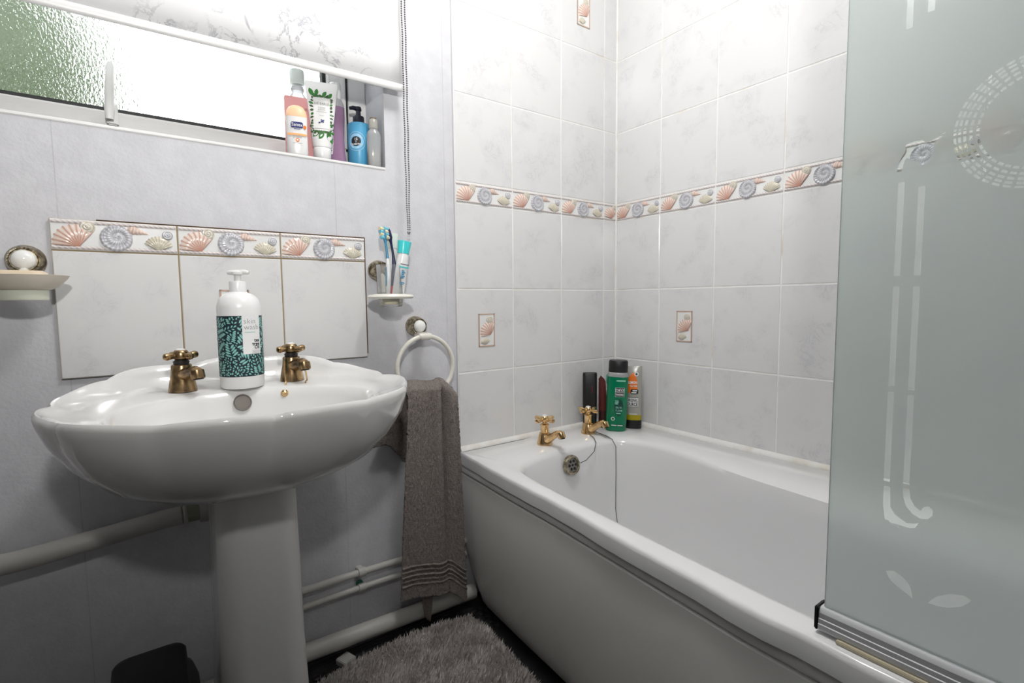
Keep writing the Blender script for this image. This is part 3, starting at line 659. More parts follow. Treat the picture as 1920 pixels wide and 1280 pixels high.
bs.loft([bring(0.30, ZO-0.372, -0.215, lobe=0), bring(0.42, ZO-0.369, -0.222, lobe=0), bring(0.60, ZO-0.352, -0.235, lobe=0.1), bring(0.76, ZO-0.322, -0.245, lobe=0.2), bring(0.89, ZO-0.280, -0.252, lobe=0.3), bring(0.965, ZO-0.240, -0.256, lobe=0.5), bring(0.992, ZO-0.215, kz=0.6), bring(1.0, RZ-0.010, kz=1),
         bring(0.997, RZ-0.004, kz=1), bring(0.985, RZ, kz=1), bring(0.965, RZ-0.0015, kz=0.95), bring(0.945, RZ-0.006, kz=0.7), bring(0.90, RZ-0.0095, kz=0.15), bring(0.86, RZ-0.0105),
         bring(0, RZ-0.012, -0.310, ell=(0.216, 0.168)), bring(0, RZ-0.017, -0.310, ell=(0.207, 0.160)), bring(0, RZ-0.035, -0.309, ell=(0.198, 0.151)), bring(0, RZ-0.08, -0.305, ell=(0.175, 0.130)), bring(0, RZ-0.115, -0.30, ell=(0.135, 0.098)), bring(0, RZ-0.130, -0.295, ell=(0.08, 0.06)), bring(0, RZ-0.136, -0.29, ell=(0.02, 0.02))])
bs.build('bowl', 'ceramic', basin, smooth=60)
T = Matrix.Translation((0.003, -0.1640, ZO-0.2330)) @ Matrix.Rotation(math.radians(90-25), 4, 'X')
o = MB().lathe([(0.0165, -0.004), (0.0165, 0.0014), (0.0150, 0.0022), (0.0142, 0.0008)], 24, cap1=False).xf(T).build('overflow', 'grey_metal', basin)
MB().lathe([(0.0143, 0.0002), (0.001, 0.0004)], 20).xf(T).build('overflow_hole', mat('overflow_dark', (0.17, 0.15, 0.13), 0.5), o)
MB().lathe([(0.022, ZO-0.3335), (0.020, ZO-0.330), (0.012, ZO-0.331)], 20, (0, -0.29, 0)).build('waste', 'gold_brass', basin)
ped = thing('pedestal', 'white ceramic pedestal column holding up the wash basin', 'pedestal', (-1.2555, -0.175, 0))
P = MB()
def pr(z, wx, wy): return [(x, y, z) for x, y in rrect(wx, wy, min(wx, wy)*0.28, 6)]
P.loft([pr(0.0, 0.19, 0.24), pr(0.02, 0.185, 0.235), pr(0.10, 0.160, 0.21), pr(0.25, 0.150, 0.20), pr(0.45, 0.145, 0.195), pr(ZO-0.40, 0.142, 0.192), pr(ZO-0.3725, 0.142, 0.192)])
P.build('column', 'pedestal_ceramic', ped)
DK = RZ-0.0102
tap('basin_tap', 'aged brass basin tap before the splashback nearest the soap dish', (-1.357, -0.112, DK), 'aged_brass', 'brass basin taps', False, 0.38)
tap('basin_tap', 'aged brass basin tap with bead chain hanging beside the pump bottle', (-1.153, -0.104, DK), 'aged_brass', 'brass basin taps', False, 0.22)
# bead chain with its holding knob
bc = thing('plug_chain', 'thin brass bead chain with end knob hanging by basin tap', 'chain', (-1.153, -0.13, DK))
m = MB(); m.tube([(-0.018, 0.006, 0.045), (-0.021, -0.004, 0.025), (-0.0215, -0.012, 0.006), (-0.0235, -0.022, 0.002), (-0.0285, -0.030, -0.010), (-0.030, -0.034, -0.016)], 0.0019, 6); m.build('chain', 'gold_brass', bc)
m = MB(); m.tube([(0.012, -0.022, 0.036), (0.0185, -0.019, 0.02), (0.0205, -0.018, 0.004), (0.0150, -0.026, 0.001), (0.0155, -0.033, -0.012), (0.0160, -0.044, -0.05), (0.0160, -0.06, -0.085)], 0.0019, 6); m.build('chain', 'gold_brass', bc)
MB().lathe([(0.004, -0.024), (0.0075, -0.020), (0.0075, -0.014), (0.004, -0.010)], 14, (-0.030, -0.0375, 0)).build('end_knob', 'gold_brass', bc)

# ================================================================== wall fittings
AX = Matrix.Rotation(PI/2, 4, 'X')                              # local +z -> world -y
def rosette(parent, button=True, r=0.027):
    b = MB(); b.lathe([(r, 0), (r, 0.006), (r*0.985, 0.010), (r*0.9, 0.016), (r*0.80, 0.024), (r*0.72, 0.030), (r*0.66, 0.032)], 40).xf(AX)
    o = b.build('wall_boss', 'antique_brass', parent)
    rp = MB()
    for k in range(26):
        a = 2*PI*k/26; p = Vector((r*0.74*math.cos(a), r*0.74*math.sin(a), 0.030)); d = Vector((-math.sin(a), math.cos(a), 0.55)).normalized()*0.0034
        rp.tube([tuple(p-d), tuple(p), tuple(p+d)], [0.0012, 0.0026, 0.0012], 6)
    rp.xf(AX).build('rope_edge', 'antique_brass', o)
    if button:
        MB().lathe([(r*0.60, 0.029), (r*0.62, 0.033), (r*0.52, 0.040), (r*0.30, 0.0445), (r*0.06, 0.0455)], 28).xf(AX).build('button', 'porcelain_white', parent)
    return o
# soap dish
sd = thing('soap_dish', 'cream wall soap dish on a brass rosette beside the splashback', 'soap dish', (-1.582, PY, ZO+0.046))
rosette(sd, r=0.029)
m = MB(); m.tube([(0, -0.02, -0.012), (0, -0.045, -0.024), (0, -0.06, -0.034)], 0.007, 10); m.build('arm', 'ivory_plastic', sd)
def oval(rx, ry, z, n=40, cy=-0.075): return [(rx*math.cos(2*PI*i/n), cy+ry*math.sin(2*PI*i/n), z) for i in range(n)]
m = MB(); m.loft([oval(0.036, 0.030, -0.056), oval(0.050, 0.038, -0.050), oval(0.062, 0.046, -0.036), oval(0.066, 0.049, -0.0295), oval(0.063, 0.046, -0.029), oval(0.052, 0.036, -0.040), oval(0.030, 0.02, -0.044)]); m.build('dish', 'dish_cream', sd)
m = MB(); m.loft([oval(0.035, 0.028, -0.073), oval(0.036, 0.029, -0.071), oval(0.036, 0.029, -0.055)]); m.build('foot', 'dish_foot', sd)
so_ = MB(); so_.loft([[(x, y, z) for x, y in rrect(0.075*k, 0.045*k, 0.018*k, 6)] for z, k in ((0, 0.86), (0.004, 0.97), (0.010, 1), (0.017, 0.95), (0.021, 0.80))])
soap = so_.build('soap_bar', 'soap'); soap.location = (-1.582, PY-0.073, ZO+0.0035); tag(soap, 'worn peach coloured soap bar lying in the cream dish', 'soap')
# tumbler holder
th_ = thing('tumbler_holder', 'white ring tumbler holder on a brass rosette right of the splashback', 'holder', (-0.905, PY, ZO+0.046))
rosette(th_, button=False)
m = MB(); m.tube([(0, -0.025, -0.010), (0, -0.040, -0.030), (0, -0.044, -0.058)], 0.007, 10); m.build('arm', 'ivory_plastic', th_)
TY = -0.083
m = MB(); N = 48
def cir(r, z, sx=1.0): return [(r*sx*math.cos(2*PI*i/N), TY+r*math.sin(2*PI*i/N), z) for i in range(N)]
m.loft([cir(0.036, -0.062), cir(0.050, -0.064, 1.08), cir(0.0535, -0.069, 1.08), cir(0.050, -0.074, 1.08), cir(0.036, -0.073), cir(0.0348, -0.068), cir(0.036, -0.062)], False, False); m.build('ring_plate', 'ivory_plastic', th_)
TC = (-0.905, PY+TY)
tum = thing('tumbler', 'clear plastic tumbler holding the toothbrushes in the white ring', 'tumbler', (TC[0], TC[1], ZO-0.048))
m = MB(); m.lathe([(0.026, 0), (0.0285, 0.003), (0.030, 0.02), (0.0338, 0.104), (0.0326, 0.104), (0.0285, 0.02), (0.027, 0.006), (0.002, 0.005)], 36); m.build('cup', 'clear_plastic', tum)
m = MB(); m.lathe([(0.0262, 0.0055), (0.0275, 0.008), (0.0278, 0.022), (0.002, 0.0225)], 28); m.build('residue', mat('cup_residue', (0.66, 0.62, 0.44), 0.4), tum)
def stick(parent, name, pts, rads, m, flat=1.0):
    s = MB(); s.tube(pts, rads, 10); return s.build(name, m, parent)
def toothbrush(label, base, top, lean, hm, gm, bm1, bm2, redtip, hd_dir):
    t = thing('toothbrush', label, 'toothbrush', base, 0, 'toothbrushes in the tumbler')
    b = Vector((0, 0, 0)); e = Vector(top)-Vector(base)
    def P(k, off=0.0): p = b.lerp(e, k); return (p.x+lean*math.sin(PI*k)*1.0+off, p.y, p.z)
    stick(t, 'handle', [P(0), P(0.12), P(0.3), P(0.45), P(0.56)], [0.004, 0.0058, 0.0062, 0.0055, 0.0040], hm)
    stick(t, 'neck', [P(0.55), P(0.66), P(0.78), P(0.84)], [0.0040, 0.0030, 0.0030, 0.0045], gm)
    stick(t, 'grip', [P(0.16, -0.004), P(0.3, -0.0035), P(0.44, -0.003)], [0.003, 0.0042, 0.003], gm)
    stick(t, 'head', [P(0.83), P(0.86), P(0.95), P(1.0)], [0.0040, 0.0062, 0.0062, 0.0035], hm if redtip else gm)
    d = Vector(hd_dir)
    for k, mm in ((0.86, bm1), (0.90, bm2), (0.94, bm1), (0.98, bm2)):
        p = Vector(P(k)); s = MB(); s.tube([tuple(p), tuple(p+d*0.013)], [0.0048, 0.0052], 8); s.build('bristle_tuft', mm, t)
    if redtip: stick(t, 'rubber_tip', [P(0.02, -0.001), P(0.10, -0.001), P(0.17, -0.001)], [0.0055, 0.0074, 0.005], 'brush_red')
    return t
toothbrush('pale blue toothbrush with blue bristles leaning to the splashback side', (TC[0]-0.012, TC[1]-0.012, ZO-0.024), (-0.921, TC[1]-0.002, ZO+0.146), 0.006, 'white_plastic', 'brush_blue', 'bristle_blue', 'bristle_cream', False, (-0.95, -0.3, 0.1))
toothbrush('navy toothbrush with a red tip standing in the middle of the tumbler', (TC[0]+0.0035, TC[1]-0.004, ZO-0.024), (-0.909, TC[1]-0.002, ZO+0.147), 0.010, 'brush_navy', 'brush_navy', 'bristle_cream', 'bristle_blue', True, (-0.95, -0.25, 0.1))
def squeeze_tube(name, label, base, tilt, tilty, h, w, bm_, cm, cap_h, cat='tube', cap_top=True, mouth=0.012, neck=None):
    """flat crimped tube: crimp at local z=0 end, cap at the other"""
    t = thing(name, label, cat, base); t.rotation_euler = (tilty, tilt, 0)
    s = MB(); R = lambda rx, ry, z: [(rx*math.cos(2*PI*i/28), ry*math.sin(2*PI*i/28), z) for i in range(28)]
    s.loft([R(w/2, 0.0012, 0), R(w/2, 0.0015, 0.008), R(w/2*0.97, 0.008, h*0.3), R(w/2*0.92, 0.013, h*0.65), R(w/2*0.88, 0.0145, h*0.92), R(mouth, mouth, h)])
    s.build('body', bm_, t)
    s = MB(); s.loft([R(mouth*1.25, mouth*1.1, h-0.001), R(mouth*1.2, mouth*1.1, h+0.002), R(mouth*1.45, mouth*1.2, h+cap_h-0.002), R(mouth*1.38, mouth*1.15, h+cap_h)]); s.build('cap', cm, t)
    return t
tp = squeeze_tube('toothpaste_tube', 'white toothpaste tube with turquoise cap leaning out of the tumbler', (TC[0]+0.012, TC[1]-0.016, ZO-0.022), 0.14, 0.05, 0.108, 0.032, 'white_plastic', 'teal_cap', 0.030)
ft = lambda x, y: (x, -0.0155, y)
rectpatch(-0.0125, 0.0125, 0.071, 0.074, 'teal_cap', tp, ft, 'printed_band'); rectpatch(-0.010, 0.012, 0.079, 0.0805, 'brush_navy', tp, ft, 'printed_band')
for k, y in enumerate((0.062, 0.058, 0.054, 0.049, 0.045)): rectpatch(-0.005, 0.005 if k % 2 else 0.002, y, y+0.003, 'brush_blue', tp, ft, 'printed_mark')
rectpatch(-0.007, 0.006, 0.033, 0.0355, 'brush_blue', tp, ft, 'printed_mark'); rectpatch(-0.005, 0.004, 0.029, 0.0305, 'brush_blue', tp, ft, 'printed_mark')
squeeze_tube('toothpaste_tube', 'pale toothpaste tube with translucent cap behind the toothbrushes', (TC[0]+0.008, TC[1]+0.015, ZO-0.022), 0.03, 0.0, 0.122, 0.030, 'off_white_plastic', 'clear_cap', 0.036)
# towel ring
tr_ = thing('towel_ring', 'white towel ring hanging from a brass rosette above the towel', 'towel ring', (-0.803, PY, ZO-0.103))
rosette(tr_, r=0.0275)
m = MB(); m.box(-0.012, 0.012, -0.064, -0.02, -0.034, -0.016); m.build('hanger', 'ivory_plastic', tr_, bevel=0.003)
RC = Vector((0.003, -0.058, -0.1085)); RR = 0.0825
m = MB(); m.tube([(RC.x+RR*math.cos(2*PI*i/64), RC.y, RC.z+RR*math.sin(2*PI*i/64)) for i in range(64)], 0.0062, 12, closed=True); m.build('ring', 'ivory_plastic', tr_)
m = MB(); m.tube([(RC.x-0.016, RC.y, RC.z+RR-0.0015), (RC.x-0.013, RC.y, RC.z+RR-0.0008), (RC.x+0.013, RC.y, RC.z+RR-0.0008), (RC.x+0.016, RC.y, RC.z+RR-0.0015)], [0.0085, 0.0095, 0.0095, 0.0085], 16); m.build('collar', 'ivory_plastic', tr_)
# towel
tow = thing('hand_towel', 'taupe terry hand towel hung through the white towel ring', 'towel', (-0.80, -0.05, ZO))
rt = random.Random(5)
def fold(u, k): return 0.014*math.sin(2*PI*(u*1.1+0.05))*k+0.020*math.exp(-((u-0.60)/0.09)**2)*k-0.020*math.exp(-((u-0.73)/0.035)**2)*k+0.012*math.exp(-((u-0.86)/0.06)**2)*k
NU, NV = 110, 190
def towel_pt(u, v):
    s = -0.20+v*0.83                                               # arc length, 0 at the top of the ring
    zt = -0.246-0.030*sstep(0.72, 1.0, u)+0.004*math.sin(9*u)
    if s < 0:
        k = -s/0.20; xl = -0.868-0.075*k; xr = -0.735-0.02*k; y = -0.033+0.012*k-0.004*math.sin(12*u)*k; z = zt-0.006-0.165*k-0.045*k*sstep(0.15, 0.5, u)
        if k < 0.06: y = -0.058+0.025*k/0.06; z = zt-0.006*k/0.06-0.165*k
    else:
        k = s/0.63; kk = sstep(0, 0.10, k); xl = -0.874+0.004*sstep(0, 0.1, k)-0.040*k; xr = -0.727-0.004*sstep(0, 0.05, k)+0.020*k
        y = -0.058-0.030*sstep(0, 0.035, k)-0.006*k-fold(u, 0.35+0.65*kk)*(1-0.84*k)
        z = zt-0.585*k+0.040*(0.5-u)*k-0.03*k*abs(u-0.45)*0.4
    x = xl+(xr-xl)*u
    j = 0.0009
    return (x+0.80+rt.uniform(-j, j), y+0.05+rt.uniform(-j, j)*1.6, z+rt.uniform(-j, j))
g, _ = grid(NU, NV, towel_pt); o = g.build('terry_cloth', 'towel', tow, smooth=80); md = o.modifiers.new('thickness', 'SOLIDIFY'); md.thickness = 0.005; md.offset = 0
for k in range(5):
    def band(u, v, k=k):
        vv = (0.20+0.63*(0.845+0.022*k)+0.0)/0.83; p = towel_pt(u, vv); return (p[0], p[1]-0.0042, p[2]+(v-0.5)*0.006)
    g, _ = grid(60, 1, band); o = g.build('woven_band', 'towel_band', tow, smooth=80); md = o.modifiers.new('thickness', 'SOLIDIFY'); md.thickness = 0.002
g, _ = grid(14, 40, lambda u, v: (-0.022+0.0*v+(u-0.5)*(0.03*(1-v**6)+0.012)+rt.uniform(-.0006, .0006), -0.018+rt.uniform(-.001, .001), -0.50-0.405*v-0.012*(u)*v))
o = g.build('inner_fold', 'towel', tow, smooth=80); md = o.modifiers.new('thickness', 'SOLIDIFY'); md.thickness = 0.005

# ================================================================== pipes
def pipe(name, label, pts, r, m='pipe_white', group=None):
    t = thing(name, label, 'pipe', pts[0], 0, group); p0 = Vector(pts[0]); a = MB(); a.tube([tuple(Vector(p)-p0) for p in pts], r, 18); a.build('tube', m, t); return t
wp = pipe('waste_pipe', 'fat painted waste pipe running from the pedestal under the soap dish', [(-1.94, -0.045, ZO-0.512), (-1.60, -0.045, ZO-0.497), (-1.40, -0.045, ZO-0.479), (-1.37, -0.045, ZO-0.4775)], 0.0190, 'pipe_white')
p0 = wp.location
MB().tube([(0.573, 0, 0.0335), (0.576, 0, 0.0336), (0.580, 0, 0.0338)], [0.0205, 0.022, 0.0205], 20).build('sleeve_rim', 'pipe_white', wp)
MB().tube([(0.565, 0, 0.0338), (0.606, 0, 0.034)], 0.0175, 20).build('sleeve', mat('pipe_stained', srgb(150, 150, 130), 0.4), wp)
MB().tube([(0.602, 0, 0.034), (0.604, 0, 0.034), (0.622, 0, 0.034), (0.624, 0, 0.034)], [0.021, 0.0235, 0.0235, 0.021], 20).build('nut', 'pipe_white', wp)
MB().tube([(0.62, 0, 0.034), (0.66, 0, 0.034)], 0.018, 20).build('elbow', 'pipe_white', wp)
pipe('supply_pipe', 'thin white painted supply pipe, upper of the two beside the pedestal', [(-1.26, -0.018, ZO-0.742), (-1.00, -0.018, ZO-0.743), (-0.985, -0.018, ZO-0.743), (-0.665, -0.018, ZO-0.750)], 0.0092, group='supply pipes')
pipe('supply_pipe', 'thin white painted supply pipe, lower of the two beside the pedestal', [(-1.26, -0.018, ZO-0.785), (-1.00, -0.018, ZO-0.784), (-0.985, -0.018, ZO-0.784), (-0.665, -0.018, ZO-0.790)], 0.0078, group='supply pipes')
for z, r, lb in ((-0.743, 0.0125, 'upper'), (-0.784, 0.0108, 'lower')):
    t = thing('pipe_clip', 'white plastic clip gripping the %s thin supply pipe' % lb, 'clip', (-0.984, PY, ZO+z), 0, 'pipe clips')
    m = MB(); m.tube([(-0.010, -0.026, 0), (-0.009, -0.026, 0), (0.009, -0.026, 0), (0.010, -0.026, 0)], [r*0.9, r, r, r*0.9], 16); m.build('collar', 'pipe_white', t)
    MB().box(-0.008, 0.008, -0.022, 0, -0.008, 0.008).build('block', 'copper_green' if lb == 'lower' else 'pipe_white', t, bevel=0.002)
bpz = ZO-0.893
pipe('soil_pipe', 'thick white pipe along the wall just above the floor', [(-1.94, -0.034, bpz+0.004), (-1.13, -0.034, bpz), (-0.652, -0.034, bpz-0.0125)], 0.0215)
b = MB().box(-0.018, 0.018, -0.018, 0.018, 0, 0.016).build('pipe_block', 'pipe_white', bevel=0.002); b.location = (-1.045, -0.058, 0); b.rotation_euler = (0, 0, 0.35); tag(b, 'small white block on the black floor before the thick pipe', 'block')
b = MB().box(-0.014, 0.014, -0.004, 0.004, 0, 0.006).build('plastic_scrap', 'white_plastic', bevel=0.001); b.location = (-0.80, -0.067, 0.0015); b.rotation_euler = (0, 0, 0.15); tag(b, 'sliver of white plastic lying on the black floor', 'scrap')

# ================================================================== floor things
bm_ = thing('bath_mat', 'fluffy beige grey bath mat on the black floor by the bath', 'mat', (-0.92, -0.45, 0))
mo = [(-0.215, 0.335), (-0.08, 0.368), (0.08, 0.372), (0.20, 0.352), (0.222, 0.310), (0.218, 0.20), (0.208, 0.05), (0.20, -0.1), (0.20, -0.26), (0.15, -0.33), (0, -0.34), (-0.14, -0.33), (-0.168, -0.26), (-0.172, 0.0), (-0.19, 0.2), (-0.212, 0.29)]
mo = [(x*1.0, y) for x, y in [tuple(p[:2]) for p in cr_closed([(a, b, 0) for a, b in mo], 6)]]
MB().prism(mo, 0.003, 0.012).build('backing', 'mat_base', bm_)
def inpoly(x, y):
    c = False; j = len(mo)-1
    for i in range(len(mo)):
        if (mo[i][1] > y) != (mo[j][1] > y) and x < (mo[j][0]-mo[i][0])*(y-mo[i][1])/(mo[j][1]-mo[i][1])+mo[i][0]: c = not c
        j = i
    return c
pv = []; pf = []; rp = random.Random(11)
for _ in range(52000):
    x = rp.uniform(-0.34, 0.23); y = rp.uniform(-0.10, 0.375)
    if not inpoly(x, y): continue
    a = rp.uniform(0, 2*PI); l = rp.uniform(0.010, 0.021); dx, dy = math.cos(a), math.sin(a); wq = rp.uniform(0.0007, 0.0013)
    ln = rp.uniform(0.001, 0.011); la = rp.gauss(-1.2, 0.9)+2.2*noise.noise(Vector((x*14, y*14, 0)))
    ex, ey = ln*math.cos(la), ln*math.sin(la); o = len(pv)
    pv += [(x-dx*wq, y-dy*wq, 0.011), (x+dx*wq, y+dy*wq, 0.011), (x+ex*0.5+dx*wq, y+ey*0.5+dy*wq, 0.011+l*0.6), (x+ex*0.5-dx*wq, y+ey*0.5-dy*wq, 0.011+l*0.6), (x+ex, y+ey, 0.011+l)]
    pf += [(o, o+1, o+2, o+3), (o+3, o+2, o+4)]
m = MB(); m.v = pv; m.f = pf; me = bpy.data.meshes.new('pile'); me.from_pydata(pv, [], pf); me.materials.append(MT['mat_pile']); o = bpy.data.objects.new('pile', me); COL.objects.link(o); o.parent = bm_; o['kind'] = 'stuff'
bn = thing('waste_bin', 'black plastic bin standing under the basin beside the pedestal', 'bin', (-1.437, -0.235, 0))
m = MB(); m.loft([[(x, y, z) for x, y in rrect(w_, d_, 0.03, 6)] for z, w_, d_ in ((0, 0.085, 0.14), (0.01, 0.09, 0.145), (0.235, 0.112, 0.175))]); m.build('body', 'bin_black', bn)
m = MB(); m.loft([[(x, y, z) for x, y in rrect(w_, d_, 0.022, 6)] for z, w_, d_ in ((0.233, 0.115, 0.178), (0.252, 0.113, 0.174), (0.258, 0.106, 0.166), (0.260, 0.09, 0.15))]); m.build('lid', 'bin_black', bn)
bg_ = MB(); R = lambda z, r: [(r*math.cos(2*PI*i/28)*(1+0.05*math.sin(5*i)), r*math.sin(2*PI*i/28)*(1+0.05*math.cos(3*i)), z) for i in range(28)]
bg_.loft([R(0, 0.03), R(0.02, 0.034), R(0.10, 0.036), R(0.145, 0.033), R(0.175, 0.024), R(0.19, 0.010), R(0.193, 0.003)]); o = bg_.build('plastic_bag', 'bag_grey'); o.location = (-1.392, -0.098, 0); tag(o, 'dark grey plastic bag bulging between the black bin and the pedestal', 'bag')

# ================================================================== shower screen
SXP = -0.702
scn = thing('shower_screen', 'frosted glass shower screen with clear etched motif on the bath rim', 'shower screen', (SXP, -1.014, ZO))
GB, GT, GL = -0.446, 0.95, -0.62
MB().box(-0.003, 0.003, GL, 0.0, GB-0.01, GT).build('pane', 'clear_glass', scn, bevel=0.0008)
# frosting on the room side: a thin sheet with the clear motif cut out of it
cu = bpy.data.curves.new('frosting', 'CURVE'); cu.dimensions = '2D'; cu.fill_mode = 'BOTH'; cu.extrude = 0.0
def spl(pts):
    s = cu.splines.new('POLY'); s.points.add(len(pts)-1); s.use_cyclic_u = True
    for i, (a, b) in enumerate(pts): s.points[i].co = (a, b, 0, 1)
Yo = -1.014
def W(pts): return [(y-Yo, z) for y, z in pts]
spl([(-0.0015, GB), (-0.0015, GT-0.002), (GL+0.002, GT-0.002), (GL+0.002, GB)])
def strip(y, z0, z1, w_): spl(W([(y+w_/2, z0), (y-w_/2, z0), (y-w_/2, z1), (y+w_/2, z1)]))
for y, parts in ((-1.0765, ((0.262, 0.42), (-0.012, 0.094), (-0.142, -0.024), (-0.256, -0.148))), (-1.0957, ((0.272, 0.44), (-0.0125, 0.086), (-0.143, -0.0245), (-0.254, -0.149)))):
    for z0, z1 in parts: strip(y, z0, z1, 0.0062)
spl(W([(-1.0738, -0.262), (-1.0806, -0.262), (-1.0815, -0.286), (-1.086, -0.2935), (-1.092, -0.297), (-1.098, -0.300), (-1.1045, -0.2985), (-1.1095, -0.296), (-1.106, -0.303), (-1.099, -0.306), (-1.091, -0.3055), (-1.0915, -0.3105), (-1.087, -0.3065), (-1.0835, -0.308), (-1.0805, -0.303), (-1.0765, -0.303), (-1.0740, -0.285)]))
spl(W([(-1.0925, -0.2595), (-1.0990, -0.259), (-1.1005, -0.270), (-1.1050, -0.278), (-1.1105, -0.281), (-1.1130, -0.276), (-1.1175, -0.2735), (-1.1215, -0.2765), (-1.1215, -0.283), (-1.1175, -0.2885), (-1.1110, -0.2905), (-1.1030, -0.2875), (-1.0965, -0.280), (-1.0935, -0.270)]))
spl(W([(-1.079, 0.1355), (-1.0925, 0.1385), (-1.097, 0.133), (-1.104, 0.1345), (-1.114, 0.1405), (-1.113, 0.1375), (-1.104, 0.131), (-1.1045, 0.122), (-1.1005, 0.1145), (-1.0945, 0.109), (-1.0925, 0.114), (-1.0865, 0.1165), (-1.0805, 0.1205), (-1.0785, 0.118), (-1.0755, 0.1055), (-1.0715, 0.1065), (-1.074, 0.119), (-1.078, 0.127)]))
def arcband(cy_, cz, r0_, r1_, a0, a1, n=12):
    p = [(cy_+r0_*math.cos(math.radians(a0+(a1-a0)*i/n)), cz+r0_*math.sin(math.radians(a0+(a1-a0)*i/n))) for i in range(n+1)]
    q = [(cy_+r1_*math.cos(math.radians(a1+(a0-a1)*i/n)), cz+r1_*math.sin(math.radians(a1+(a0-a1)*i/n))) for i in range(n+1)]
    spl(W(p+q))
for rr_ in (0.0445, 0.050, 0.0550, 0.0592, 0.0630):
    for k in range(44): arcband(-1.186, 0.134, rr_, rr_+0.0024, k*8.18, k*8.18+5.6, 2)
spl(W([(-1.080, -0.366), (-1.088, -0.3625), (-1.098, -0.3665), (-1.1045, -0.374), (-1.1075, -0.3875), (-1.100, -0.3835), (-1.0915, -0.3795), (-1.084, -0.3745)]))
spl(W([(-1.121, -0.3865), (-1.129, -0.375), (-1.140, -0.3665), (-1.153, -0.3625), (-1.159, -0.3655), (-1.151, -0.376), (-1.139, -0.3835)]))
fo = bpy.data.objects.new('frosting', cu); COL.objects.link(fo); dg = bpy.context.evaluated_depsgraph_get(); me = bpy.data.meshes.new_from_object(fo.evaluated_get(dg)); bpy.data.objects.remove(fo)
me.materials.clear(); me.materials.append(MT['frost']); me.name = 'frosting'; fo = bpy.data.objects.new('frosting', me); COL.objects.link(fo); fo.parent = scn
fo.matrix_basis = Matrix(((0, 0, -1, -0.0034), (1, 0, 0, 0), (0, 1, 0, 0), (0, 0, 0, 1)))
m = MB(); pf_ = [(-0.011, -0.4745), (-0.0125, -0.472), (-0.0125, -0.466), (-0.0115, -0.465), (-0.0115, -0.459), (-0.0105, -0.458), (-0.0105, -0.451), (-0.0085, -0.447), (-0.006, -0.4445), (0.006, -0.4445), (0.010, -0.448), (0.012, -0.4745)]
m.loft([[(x, y, z) for x, z in pf_] for y in (0.003, GL)]); rail = m.build('bottom_rail', 'aluminium', scn, smooth=25)
MB().box(-0.0128, 0.0125, 0.003, 0.008, -0.475, -0.443).build('end_cap', 'black_plastic', scn, bevel=0.0015)
MB().box(-0.017, 0.012, GL, -0.020, -0.4797, -0.4745).build('seal_strip', 'seal_yellow', scn, bevel=0.001)

# ================================================================== bottles
def cyl_fn(rx, ry, z0, off=0.0004, a0=0.0):
    def fn(x, y):
        a = x/rx+a0; return ((rx+off)*math.sin(a), -(ry+off)*math.cos(a), z0+y)
    return fn
def ering(rx, ry, z, n=36, p=2.0):
    o = []
    for i in range(n):
        a = 2*PI*i/n; c, s = math.cos(a), math.sin(a); k = 1/((abs(c))**p+(abs(s))**p)**(1/p); o.append((rx*k*c, ry*k*s, z))
    return o
def body(parent, prof, m, name='body', p=2.0, smooth=40):
    b = MB(); b.loft([ering(rx, ry, z, 40, p) for rx, ry, z in prof]); return b.build(name, m, parent, smooth=smooth)
def pump(parent, z, r, m, nozzle=0.035, stem=0.018, head_r=0.012):
    c = MB(); c.lathe([(r, z), (r, z+0.002), (r*0.98, z+0.018), (r*0.9, z+0.020), (r*0.55, z+0.021)], 28); o = c.build('pump_collar', m, parent)
    c = MB(); c.lathe([(r*0.42, z+0.018), (r*0.42, z+0.020+stem)], 18); c.build('pump_stem', m, parent)
    zz = z+0.020+stem; c = MB(); c.lathe([(head_r*0.6, zz-0.002), (head_r, zz), (head_r, zz+0.005), (head_r*0.8, zz+0.009), (head_r*0.3, zz+0.010)], 24)
    c.tube([(0, 0, zz+0.004), (-nozzle*0.6, -nozzle*0.2, zz+0.005), (-nozzle, -nozzle*0.33, zz+0.002)], [0.006, 0.0052, 0.004], 10); c.build('pump_head', m, parent); return o
# --- skin wash on the basin
BZ = DK
sw = thing('pump_bottle', 'large white skin wash pump bottle with teal leaf label on basin', 'bottle', (-1.254, -0.128, BZ), -0.137)
Rb = 0.0405
body(sw, [(Rb*0.93, Rb*0.93, 0), (Rb, Rb, 0.005), (Rb, Rb, 0.160), (Rb*0.985, Rb*0.985, 0.166), (Rb*0.88, Rb*0.88, 0.179), (Rb*0.68, Rb*0.68, 0.188), (Rb*0.42, Rb*0.42, 0.192), (0.0150, 0.0150, 0.194)], 'white_plastic')
c = MB(); c.lathe([(0.0158, 0.193), (0.0158, 0.2125), (0.0150, 0.2145), (0.008, 0.215)], 28); c.build('pump_collar', 'white_plastic', sw)
MB().lathe([(0.0062, 0.213), (0.0062, 0.229)], 16).build('pump_stem', 'off_white_plastic', sw)
c = MB(); c.lathe([(0.008, 0.227), (0.0115, 0.229), (0.0115, 0.233), (0.007, 0.236), (0.002, 0.2365)], 24); c.tube([(0, 0, 0.2325), (0.014, -0.004, 0.2335), (0.021, -0.006, 0.232)], [0.0055, 0.005, 0.004], 10); c.tube([(0, 0, 0.2325), (-0.014, 0.004, 0.2325), (-0.018, 0.005, 0.231)], [0.0055, 0.005, 0.0035], 10); c.build('pump_head', 'off_white_plastic', sw)
LB0, LB1 = 0.0245, 0.1455
F = cyl_fn(Rb, Rb, 0, 0.0003); F2 = cyl_fn(Rb, Rb, 0, 0.0006); F3 = cyl_fn(Rb, Rb, 0, 0.0009)
